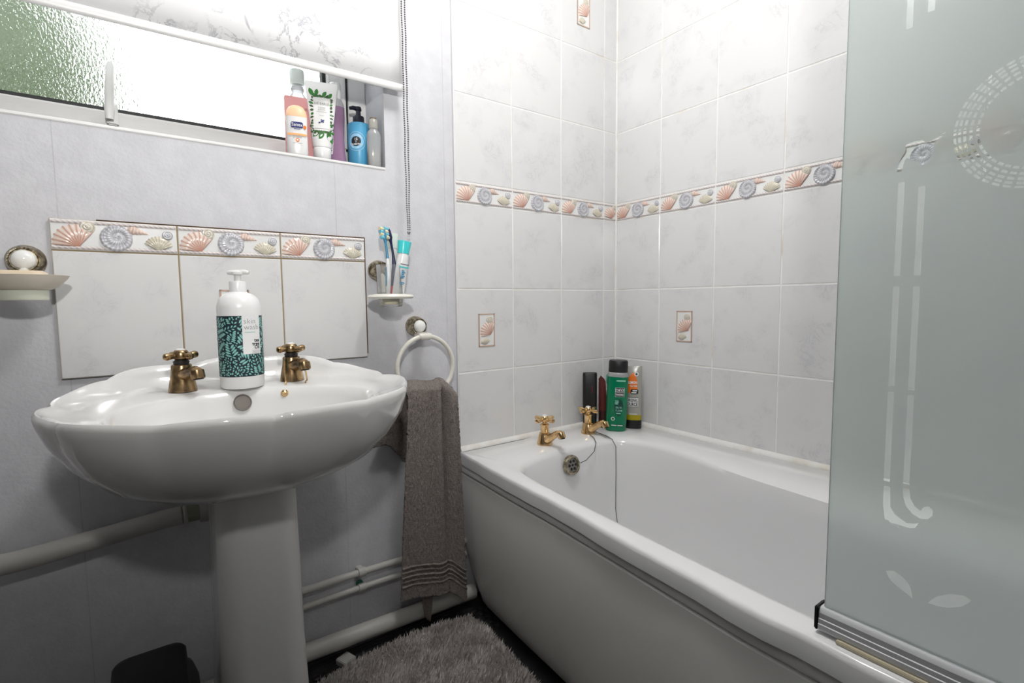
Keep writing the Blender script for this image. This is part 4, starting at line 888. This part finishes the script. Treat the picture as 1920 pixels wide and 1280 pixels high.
g, _ = grid(64, 1, lambda u, v: F((u-0.5)*Rb*2*PI*0.98, LB0+(LB1-LB0)*v)); lab = g.build('label', 'ink_darkteal', sw, smooth=60)
# leaf print: fronds of fat leaflets packed so that none overlap
rl_ = random.Random(21); placed = []; lv = MB()
def leaflet(x, y, a, L, wd):
    n = 9; pts = []
    for i in range(n+1):
        t = i/n; ww = 1.12*wd*math.sin(PI*min(1, 0.08+t*0.92))**0.7*(0.45+0.75*t)*(1 if t < 0.98 else 0.4)
        pts.append((t*L, ww))
    pl = [(p, q) for p, q in pts]+[(p, -q) for p, q in reversed(pts)]
    ca, sa = math.cos(a), math.sin(a); return [(x+p*ca-q*sa, y+p*sa+q*ca) for p, q in pl]
HW = Rb*1.75
def try_leaf(x, y, a, L, wd):
    cs = [(x+math.cos(a)*L*k, y+math.sin(a)*L*k, wd*(0.8 if k < 0.3 else 1.05)) for k in (0.15, 0.4, 0.65, 0.9)]
    for cx_, cy_, cr in cs:
        if abs(cx_) > HW or cy_ < LB0+0.0008+cr*0.6 or cy_ > LB1-0.0008-cr*0.6: return False
        for px_, py_, pr_ in placed:
            if (px_-cx_)**2+(py_-cy_)**2 < (pr_+cr-0.0004)**2: return False
    placed.extend(cs); lv.add([F2(*p) for p in leaflet(x, y, a, L, wd)], [tuple(range(20))]); return True
stems = MB()
for _ in range(70):
    x = rl_.uniform(-HW, HW); y = rl_.uniform(LB0, LB1); a = rl_.choice((PI/2, PI/2, PI/3, 2*PI/3, -PI/3, PI/6, 5*PI/6))+rl_.uniform(-0.3, 0.3); Ls = rl_.uniform(0.022, 0.045); wide = rl_.random() < 0.5
    st = 0.0046 if wide else 0.0034; n = int(Ls/st)
    for i in range(n):
        t = i/n; px_, py_ = x+math.cos(a)*Ls*t, y+math.sin(a)*Ls*t
        for sgn in (-1, 1):
            L = (0.0135 if wide else 0.0095)*(1-0.45*t); ok = try_leaf(px_+math.cos(a+sgn*PI/2)*0.0010, py_+math.sin(a+sgn*PI/2)*0.0010, a+sgn*(1.05-0.45*t), L, st*0.46)
for _ in range(9000):
    a = rl_.uniform(0, 2*PI); try_leaf(rl_.uniform(-HW, HW), rl_.uniform(LB0, LB1), a, rl_.uniform(0.0035, 0.0075), rl_.uniform(0.0011, 0.0019))
lv.build('leaf_print', 'ink_teal', lab, smooth=0)
ST = F3
rectpatch(0.0035, 0.0400, 0.0690, LB1+0.0002, 'white_plastic', lab, F3, 'label_panel', 14)
F4 = cyl_fn(Rb, Rb, 0, 0.0012)
lettering('skin', 0.0150, 'ink_grey', lab, lambda x, y: F4(0.0060+x, 0.1345+y), -0.00025, align='LEFT')
lettering('wash', 0.0150, 'ink_grey', lab, lambda x, y: F4(0.0060+x, 0.1225+y), -0.00025, align='LEFT')
rectpatch(0.0070, 0.0280, 0.1125, 0.1134, 'ink_teal', lab, F4, 'fine_print')
for k, s in enumerate(('tea', 'tree', 'Oil')): lettering(s, 0.0098, 'ink_black', lab, lambda x, y, k=k: F4(0.0372+x, 0.0960-0.0070*k+y), 0.00022, align='RIGHT')
for k in range(3): rectpatch(0.020, 0.037, 0.0755-0.0024*k, 0.0762-0.0024*k, 'silver_print', lab, F4, 'fine_print')
# --- window sill
SZL = WZ0
PHI = -0.27
b1 = thing('mouthwash_bottle', 'clear mouthwash bottle with pale frosted cap at the back of sill', 'bottle', (-1.068, 0.088, SZL), PHI)
body(b1, [(0.024, 0.016, 0), (0.026, 0.018, 0.004), (0.026, 0.018, 0.148), (0.021, 0.016, 0.160), (0.0135, 0.0135, 0.170), (0.0135, 0.0135, 0.186)], 'pale_bottle')
MB().lathe([(0.0168, 0.190), (0.0172, 0.192), (0.0172, 0.222), (0.0160, 0.226), (0.004, 0.227)], 28).build('cap', 'clear_cap', b1)
MB().lathe([(0.0150, 0.176), (0.0155, 0.180), (0.0145, 0.184)], 24).build('neck_ring', 'clear_bottle', b1)
F = cyl_fn(0.026, 0.018, 0, 0.0005); rectpatch(-0.030, 0.012, 0.130, 0.149, mat('label_blue', srgb(40, 110, 160), 0.4), b1, F, 'label'); F = cyl_fn(0.026, 0.018, 0, 0.001); lettering('S', 0.018, 'ink_white', b1, lambda x, y: F(-0.022+x, 0.139+y), 0.0004)
b2 = thing('pink_carton', 'slim pink cosmetics carton standing behind the deodorant', 'carton', (-1.072, 0.062, SZL), -0.10)
MB().box(-0.034, 0.034, -0.0095, 0.0095, 0, 0.150).build('box', 'pink_box', b2, bevel=0.0012)
lettering('LIZ EARLE', 0.0095, 'ink_black', b2, lambda x, y: (0.006+x, -0.0099, 0.122+y), -0.0001); rectpatch(0.002, 0.016, 0.100, 0.1015, 'ink_black', b2, lambda x, y: (x, -0.0099, y), 'fine_print')
b3 = thing('cream_tube', 'white hand cream tube with green leaf print standing on its cap', 'tube', (-1.030, 0.030, SZL), PHI); b3.rotation_euler = (0, 0.02, PHI)
MB().lathe([(0.0195, 0), (0.0205, 0.0015), (0.0212, 0.026), (0.0205, 0.028), (0.015, 0.029)], 32).build('cap', 'white_plastic', b3)
tz = [(0.0205, 0.0205, 0.029), (0.0225, 0.0205, 0.034), (0.027, 0.0185, 0.08), (0.0325, 0.012, 0.13), (0.0365, 0.0045, 0.168), (0.038, 0.0012, 0.178), (0.038, 0.0010, 0.188)]
body(b3, tz, 'white_plastic', 'tube_body')
def tube_fn(off=0.0006):
    def fn(x, z):
        rx = lerp_tab([(q[2], q[0]) for q in tz], z); ry = lerp_tab([(q[2], q[1]) for q in tz], z); k = min(0.98, abs(x)/rx); return (x, -ry*math.sqrt(1-k*k)-off, z)
    return fn
TF = tube_fn(0.0005); TF2 = tube_fn(0.0010); TF3 = tube_fn(0.0015)
rl2 = random.Random(9); lf1 = MB(); lf2 = MB()
def leafshape(mb, x, y, a, L, wd, fn):
    n = 8; pts = [(i/n*L, wd*math.sin(PI*i/n)**0.8) for i in range(n+1)]; pl = pts+[(p, -q) for p, q in reversed(pts[1:-1])]; ca, sa = math.cos(a), math.sin(a)
    mb.add([fn(x+p*ca-q*sa, y+p*sa+q*ca) for p, q in pl], [tuple(range(len(pl)))])
for k in range(42):
    t = k/42*2*PI; bx = 0.0212*max(-1, min(1, 1.35*math.cos(t))); by = 0.108+0.043*max(-1, min(1, 1.3*math.sin(t))); a = t+rl2.uniform(-0.9, 0.9)
    leafshape(lf2 if k % 3 else lf1, bx-0.003*math.cos(a), by-0.003*math.sin(a), a, rl2.uniform(0.008, 0.013), rl2.uniform(0.0022, 0.0036), TF)
for x, y, a, L in ((-0.020, 0.152, 2.0, 0.020), (-0.013, 0.152, 1.4, 0.018), (0.002, 0.151, 1.0, 0.017), (0.016, 0.150, 1.0, 0.015), (-0.006, 0.066, -2.4, 0.020), (0.004, 0.065, -2.1, 0.022), (0.012, 0.064, -1.1, 0.026), (0.016, 0.068, -0.2, 0.014), (-0.016, 0.153, 2.7, 0.014)): leafshape(lf1, x, y, a, L, L*0.26, TF)
lf2.build('leaf_print', 'leaf_dark', b3, smooth=0); lf1.build('leaf_print', 'leaf_green', b3, smooth=0)
rectpatch(-0.0205, 0.0205, 0.072, 0.146, 'off_white_plastic', b3, TF2, 'label_panel')
lettering('LIZ EARLE', 0.0078, 'ink_grey', b3, lambda x, y: TF3(x, 0.133+y), 0.0); lettering('CLEANSE', 0.0042, 'ink_grey', b3, lambda x, y: TF3(x, 0.1225+y)); lettering('& POLISH', 0.0042, 'ink_grey', b3, lambda x, y: TF3(x, 0.1175+y)); rectpatch(-0.012, 0.012, 0.1120, 0.1128, 'ink_grey', b3, TF3, 'fine_print'); rectpatch(-0.006, 0.006, 0.103, 0.1036, 'ink_grey', b3, TF3, 'fine_print')
for x, y, a in ((0.001, 0.090, 0.5), (0.001, 0.090, 2.3), (0.001, 0.090, 3.9), (0.001, 0.090, 5.4), (-0.003, 0.086, 3.3)): 
    q = MB(); leafshape(q, x, y, a, 0.0055, 0.0015, TF3); q.build('flower_mark', 'ink_navy', b3, smooth=0)
b4 = thing('roll_on_deodorant', 'white roll on deodorant with peach domed cap at sill front', 'deodorant', (-1.0885, 0.026, SZL), -0.22)
body(b4, [(0.0215, 0.0125, 0), (0.0235, 0.014, 0.004), (0.0228, 0.0135, 0.05), (0.0240, 0.0145, 0.088), (0.0240, 0.0145, 0.090)], 'white_plastic', p=2.4)
body(b4, [(0.0240, 0.0148, 0.0895), (0.0238, 0.0146, 0.094), (0.0215, 0.0135, 0.105), (0.0165, 0.0110, 0.1135), (0.009, 0.006, 0.1175), (0.002, 0.0015, 0.1185)], 'peach_cap', 'cap', p=2.3)
F = lambda x, y: (x, -0.0158+abs(x)**2*9, y); F2 = lambda x, y: (x, -0.0164+abs(x)**2*9, y)
rectpatch(-0.0215, 0.0215, 0.0455, 0.050, 'ink_peach', b4, F, 'printed_band'); q = rrect(0.0275, 0.0135, 0.0045); patch([(x, y+0.0695) for x, y in q], 'ink_navy', b4, F, 'logo_panel'); lettering('Sanex', 0.0105, 'ink_white', b4, lambda x, y: F2(x, 0.0695+y), 0.0001)
rectpatch(-0.007, 0.007, 0.0592, 0.0608, 'ink_navy', b4, F, 'fine_print'); q = [(0.0045*math.cos(k*0.5), 0.0345+0.0045*math.sin(k*0.5)) for k in range(12)]; patch(q, 'ink_orange', b4, F, 'emblem'); q = [(0.0022*math.cos(k*0.5), 0.0345+0.0022*math.sin(k*0.5)) for k in range(12)]; patch(q, 'ink_white', b4, F2, 'emblem')
for z in (0.0425, 0.040, 0.027): rectpatch(-0.010, 0.010, z, z+0.0007, 'ink_grey', b4, F, 'fine_print')
q = [(0.0175+0.0035*math.cos(k*0.5), 0.066+0.0042*math.sin(k*0.5)) for k in range(12)]; patch(q, 'ink_orange', b4, F, 'seal_mark')
b5 = thing('mouthwash_bottle', 'wavy purple mouthwash bottle with silver neck and white cap on sill', 'bottle', (-0.9795, 0.072, SZL), -0.30)
body(b5, [(0.023, 0.017, 0), (0.025, 0.019, 0.004), (0.0235, 0.0185, 0.012), (0.020, 0.016, 0.035), (0.0185, 0.015, 0.07), (0.0195, 0.0155, 0.10), (0.0215, 0.017, 0.125), (0.0215, 0.017, 0.150)], 'purple_clear')
body(b5, [(0.0225, 0.018, 0.003), (0.018, 0.0145, 0.035), (0.0168, 0.0132, 0.07), (0.0178, 0.014, 0.10), (0.0197, 0.0155, 0.148)], mat('purple_liquid', srgb(150, 100, 150), 0.25), 'liquid')
body(b5, [(0.0217, 0.0172, 0.150), (0.0208, 0.0168, 0.158), (0.0150, 0.0140, 0.170)], 'silver_print', 'shoulder'); MB().lathe([(0.0148, 0.169), (0.0152, 0.171), (0.0148, 0.205), (0.0125, 0.210), (0.003, 0.2115)], 28).build('cap', 'white_plastic', b5)
F = cyl_fn(0.0205, 0.0165, 0, 0.003); g, _ = grid(12, 14, lambda u, v: (lambda z, k: (-0.0262+0.0148*u+0.003*math.sin(v*5), -0.0215*(0.82+0.2*u), z))(0.026+0.122*v, 0)); g.build('label', 'white_plastic', b5)
for k in range(12): rectpatch(-0.018, -0.0125 - (0.002 if k % 3 else 0), 0.034+k*0.006, 0.0362+k*0.006+(0.0012 if k in (5, 6) else 0), 'ink_black', b5, lambda x, y: (x, -0.0222, y), 'fine_print')
b6 = thing('pump_bottle', 'blue hand lotion pump bottle with navy pump on the sill', 'bottle', (-0.9195, 0.073, SZL), PHI-0.08)
body(b6, [(0.0275, 0.0275, 0), (0.0292, 0.0292, 0.003), (0.0292, 0.0292, 0.112), (0.0282, 0.0282, 0.117), (0.024, 0.024, 0.1195), (0.012, 0.012, 0.120)], 'blue_bottle')
pump(b6, 0.1195, 0.0148, 'navy_plastic', 0.022, 0.016, 0.0085)
F = cyl_fn(0.0292, 0.0292, 0, 0.0004); F2 = cyl_fn(0.0292, 0.0292, 0, 0.0007); F3 = cyl_fn(0.0292, 0.0292, 0, 0.001)
q = lambda r, n=28: [(-0.008+r*math.cos(2*PI*k/n), 0.068+r*math.sin(2*PI*k/n)) for k in range(n)]
patch(q(0.0245, 36), 'ink_white', b6, F, 'roundel'); patch(q(0.0238, 36), 'blue_bottle', b6, cyl_fn(0.0292, 0.0292, 0, 0.00055), 'roundel'); patch(q(0.0195), 'label_skyblue', b6, F2, 'roundel'); patch(q(0.0125), 'ink_black', b6, cyl_fn(0.0292, 0.0292, 0, 0.00085), 'roundel')
F4 = cyl_fn(0.0292, 0.0292, 0, 0.0012)
lettering('15', 0.009, 'ink_white', b6, lambda x, y: F4(-0.008+x, 0.073+y), 0.0002); lettering('%', 0.006, 'ink_white', b6, lambda x, y: F4(-0.008+x, 0.0665+y)); lettering('KARITE', 0.0070, 'ink_white', b6, lambda x, y: F4(-0.008+x, 0.0600+y), 0.0001)
def ring_text(s, r, size, a0, step, up):
    for k, ch_ in enumerate(s):
        a = math.radians(a0-step*k) if up else math.radians(a0+step*k)
        if ch_ == ' ': continue
        v, f = text_geo(ch_, size); t_ = a-PI/2 if up else a+PI/2; ca, sa = math.cos(t_), math.sin(t_)
        mb = MB(); mb.add([F4(-0.008+r*math.cos(a)+x*ca-y*sa, 0.068+r*math.sin(a)+x*sa+y*ca) for x, y in v], f); mb.build('lettering', 'ink_white', b6, smooth=0)
ring_text("L'OCCITANE", 0.0165, 0.0062, 155, 14, True); ring_text('HAND LOTION', 0.0165, 0.0052, 205, 13, False)
b7 = thing('clear_bottle', 'clear bottle half full of milky lotion in the sill corner', 'bottle', (-0.8965, 0.029, SZL), PHI)
body(b7, [(0.0165, 0.0135, 0), (0.0180, 0.015, 0.003), (0.0180, 0.015, 0.082), (0.0160, 0.0135, 0.090), (0.0105, 0.0105, 0.098), (0.0105, 0.0105, 0.104)], 'clear_bottle', p=2.6)
body(b7, [(0.0155, 0.0125, 0.003), (0.0168, 0.0138, 0.005), (0.0168, 0.0138, 0.046), (0.002, 0.002, 0.0465)], 'white_liquid', 'lotion', p=2.6)
MB().lathe([(0.0120, 0.100), (0.0122, 0.102), (0.0118, 0.120), (0.0100, 0.124), (0.0085, 0.125)], 24).build('cap', 'grey_clear', b7); MB().lathe([(0.0086, 0.1245), (0.0086, 0.1275), (0.002, 0.128)], 20).build('cap_top', 'cap_brown', b7)
# --- bath corner
PB = -0.832
def up_lettering(s, size, m, parent, fn, x0, y0, fat=0.0, align='CENTER', squeeze=1.0):
    return lettering(s, size, m, parent, lambda x, y: fn(x0-x, y0-y), fat, 'lettering', align, squeeze)
c1 = thing('shower_gel_bottle', 'green mint shower gel bottle stood upside down in the bath corner', 'bottle', (-0.124, -0.117, RIM), PB); c1.rotation_euler = (0, 0.035, PB)
body(c1, [(0.030, 0.020, 0), (0.034, 0.024, 0.004), (0.0352, 0.0252, 0.03), (0.0352, 0.0252, 0.165), (0.0350, 0.025, 0.186)], 'green_liquid', p=2.5)
body(c1, [(0.0351, 0.0251, 0.186), (0.0345, 0.0248, 0.193), (0.0320, 0.0238, 0.200), (0.030, 0.023, 0.2015)], 'clear_bottle', 'shoulder', p=2.5)
body(c1, [(0.0315, 0.0240, 0.201), (0.0322, 0.0245, 0.203), (0.0318, 0.0242, 0.236), (0.0295, 0.0225, 0.2405), (0.01, 0.008, 0.2415)], 'black_plastic', 'cap', p=2.4)
def flat_fn(rx, ry, p, off):
    def fn(x, y):
        k = min(0.99, abs(x)/rx); return (x, -ry*(1-k**p)**(1/p)-off, y)
    return fn
G1, G2, G3 = (flat_fn(0.0352, 0.0252, 2.5, o_) for o_ in (0.0006, 0.0010, 0.0014))
rectpatch(-0.007, 0.0235, 0.1195, 0.1505, 'ink_white', c1, G1, 'label_panel'); rectpatch(-0.006, 0.0225, 0.1355, 0.1495, 'ink_black', c1, G2, 'label_panel'); rectpatch(-0.006, 0.0225, 0.1205, 0.1345, 'ink_black', c1, G2, 'label_panel')
up_lettering('ORIGINAL', 0.0105, 'ink_white', c1, G3, 0.0083, 0.1275, 0.0002, squeeze=0.56); up_lettering('SOURCE', 0.0125, 'ink_white', c1, G3, 0.0083, 0.1425, 0.0003, squeeze=0.66)
patch([(0.0065+0.0155*math.cos(a)*(1.0 if math.sin(a) > -0.2 else 0.75), 0.083+0.030*math.sin(a)) for a in [2*PI*k/20 for k in range(20)]], mat('label_deepgreen', srgb(10, 70, 60), 0.4), c1, G1, 'label_drop')
up_lettering('TEA TREE', 0.0088, mat('ink_mint', srgb(150, 215, 190), 0.5), c1, G2, 0.0075, 0.0835, 0.0001, squeeze=0.58); up_lettering('MINT &', 0.0098, 'ink_mint', c1, G2, 0.0075, 0.0735, 0.0001, squeeze=0.66)
for z, x0_, x1_ in ((0.104, -0.006, 0.006), (0.099, -0.006, 0.006), (0.094, -0.006, 0.004), (0.062, -0.001, 0.014)): rectpatch(x0_, x1_, z, z+0.003, 'ink_mint', c1, G2, 'fine_print')
rectpatch(-0.004, 0.026, 0.1715, 0.176, 'ink_mint', c1, G1, 'fine_print')
q = [(-0.011+0.0062*math.cos(k*0.4), 0.044+0.0062*math.sin(k*0.4)) for k in range(16)]; patch(q, 'ink_white', c1, G1, 'round_seal'); q = [(-0.011+0.0042*math.cos(k*0.4), 0.044+0.0042*math.sin(k*0.4)) for k in range(16)]; patch(q, 'green_liquid', c1, G2, 'round_seal')
rectpatch(-0.015, 0.002, 0.0205, 0.0235, 'ink_white', c1, G1, 'fine_print'); rectpatch(0.005, 0.022, 0.0205, 0.0235, 'ink_white', c1, G1, 'fine_print')
c2 = thing('shower_gel_bottle', 'clear orange label shower gel tube standing on its black cap', 'bottle', (-0.052, -0.134, RIM), PB-0.05)
body(c2, [(0.026, 0.0165, 0), (0.0265, 0.017, 0.002), (0.0265, 0.017, 0.028), (0.0255, 0.0165, 0.030)], 'black_plastic', 'cap', p=2.6)
body(c2, [(0.0258, 0.0166, 0.030), (0.0260, 0.0168, 0.048)], 'yellow_liquid', 'gel', p=2.6)
body(c2, [(0.0260, 0.0168, 0.048), (0.0268, 0.016, 0.12), (0.0272, 0.010, 0.185), (0.0272, 0.0025, 0.212), (0.0272, 0.0012, 0.2165)], 'grey_clear', p=2.4)
H1, H2, H3 = (lambda o_: (lambda x, y: (x, -lerp_tab([(0.03, 0.0166), (0.12, 0.0160), (0.185, 0.010), (0.212, 0.0025)], y)*(1-min(0.97, abs(x)/0.0268)**2.4)**(1/2.4)-o_, y)))(0.0008), (lambda x, y: (x, -lerp_tab([(0.03, 0.0166), (0.12, 0.0160), (0.185, 0.010), (0.212, 0.0025)], y)*(1-min(0.97, abs(x)/0.0268)**2.4)**(1/2.4)-0.0013, y)), (lambda x, y: (x, -lerp_tab([(0.03, 0.0166), (0.12, 0.0160), (0.185, 0.010), (0.212, 0.0025)], y)*(1-min(0.97, abs(x)/0.0268)**2.4)**(1/2.4)-0.0018, y))
patch([(-0.022, 0.125), (0.006, 0.122), (0.0125, 0.130), (0.0125, 0.160), (0.008, 0.178), (-0.002, 0.196), (-0.012, 0.185), (-0.022, 0.170)], 'ink_orange', c2, H1, 'label_drop')
q = [(0.0085+0.0068*math.cos(k*0.4), 0.189+0.0068*math.sin(k*0.4)) for k in range(16)]; patch(q, 'ink_white', c2, H1, 'round_seal'); q = [(0.0085+0.0042*math.cos(k*0.4), 0.189+0.0042*math.sin(k*0.4)) for k in range(16)]; patch(q, mat('seal_blue', srgb(60, 70, 90), 0.4), c2, H2, 'round_seal')
lettering('LEMON', 0.0125, 'ink_white', c2, lambda x, y: H2(0.0115+x, 0.160+y), 0.0004, align='RIGHT', squeeze=0.72); lettering('TEA TREE', 0.0082, 'ink_white', c2, lambda x, y: H2(0.0112+x, 0.148+y), 0.0002, align='RIGHT', squeeze=0.72)
patch([(x+0.002, y+0.1295) for x, y in rrect(0.026, 0.0165, 0.005)], 'ink_black', c2, H2, 'label_panel'); rectpatch(-0.004, 0.011, 0.1305, 0.1345, 'ink_white', c2, H3, 'fine_print'); rectpatch(-0.008, 0.009, 0.1240, 0.1275, 'ink_white', c2, H3, 'fine_print')
rectpatch(-0.022, 0.0150, 0.077, 0.108, 'ink_white', c2, H1, 'label_panel'); rectpatch(-0.022, 0.0158, 0.0762, 0.0772, 'ink_black', c2, H2, 'label_panel'); rectpatch(-0.022, 0.0158, 0.1078, 0.1088, 'ink_black', c2, H2, 'label_panel')
lettering('ORIGINAL', 0.0145, 'ink_black', c2, lambda x, y: H2(0.0135+x, 0.099+y), 0.0003, align='RIGHT', squeeze=0.55); lettering('SOURCE', 0.0165, 'ink_black', c2, lambda x, y: H2(0.0135+x, 0.085+y), 0.0004, align='RIGHT', squeeze=0.66); rectpatch(-0.015, 0.012, 0.0505, 0.053, 'ink_white', c2, H1, 'fine_print')
c3 = thing('toiletry_case', 'tall matt black case with small crimson logo behind the bath tap', 'case', (-0.171, -0.040, RIM), PB+0.10)
MB().loft([[(x, y, z) for x, y in rrect(w_, d_, 0.010, 5)] for z, w_, d_ in ((0, 0.044, 0.024), (0.003, 0.0465, 0.026), (0.10, 0.0485, 0.027), (0.190, 0.049, 0.027), (0.194, 0.046, 0.024))]).build('case_body', 'black_plastic', c3)
for k in range(3): MB().tube([(0.006+0.002*math.sin(k*2), -0.0137, 0.124+k*0.0075), (0.0085, -0.0138, 0.128+k*0.0075), (0.006, -0.0138, 0.131+k*0.0075), (0.009, -0.0138, 0.134+k*0.0075)], 0.0009, 5).build('logo', 'ink_crimson', c3)
c4 = thing('lotion_tube', 'maroon pointed squeeze tube between the black case and green bottle', 'tube', (-0.128, -0.062, RIM), PB)
MB().loft([ering(rx, ry, z, 28) for rx, ry, z in ((0.0150, 0.012, 0), (0.0158, 0.0125, 0.003), (0.0155, 0.012, 0.03), (0.0150, 0.0112, 0.06))]).build('cap', mat('maroon_dark', srgb(60, 28, 28), 0.35), c4)
m = MB(); rg = []
for t in range(9):
    k = t/8; z = 0.06+0.108*k; rx = 0.0152*(1-0.22*k); o_ = -0.004*k
    rg.append([(x+o_, y*(1-0.92*k), z+ (0.006*(-x/0.0152)*k)) for x, y, _ in ering(rx, 0.0112, 0, 28)])
m.loft(rg); m.build('tube_body', 'maroon', c4)
m = MB(); m.add([(-0.0155, -0.0006, 0.170), (0.0080, -0.0006, 0.161), (0.004, -0.0006, 0.170), (-0.0085, -0.0006, 0.182), (-0.0155, 0.0006, 0.170), (0.0080, 0.0006, 0.161), (0.004, 0.0006, 0.170), (-0.0085, 0.0006, 0.182)], [(0, 1, 2, 3), (7, 6, 5, 4), (0, 4, 5, 1), (1, 5, 6, 2), (2, 6, 7, 3), (3, 7, 4, 0)]); m.build('crimp', 'maroon', c4, smooth=0)
c5 = thing('small_bottle', 'small white bottle with teal top half hidden behind the green gel', 'bottle', (-0.080, -0.048, RIM), PB)
MB().lathe([(0.013, 0), (0.014, 0.003), (0.014, 0.125), (0.010, 0.132)], 24).build('body', 'off_white_plastic', c5); MB().lathe([(0.0085, 0.131), (0.0085, 0.150)], 20).build('neck', 'white_plastic', c5); MB().lathe([(0.0125, 0.148), (0.0128, 0.150), (0.0125, 0.178), (0.010, 0.181)], 24).build('cap', mat('teal_plastic', srgb(70, 165, 140), 0.3), c5)
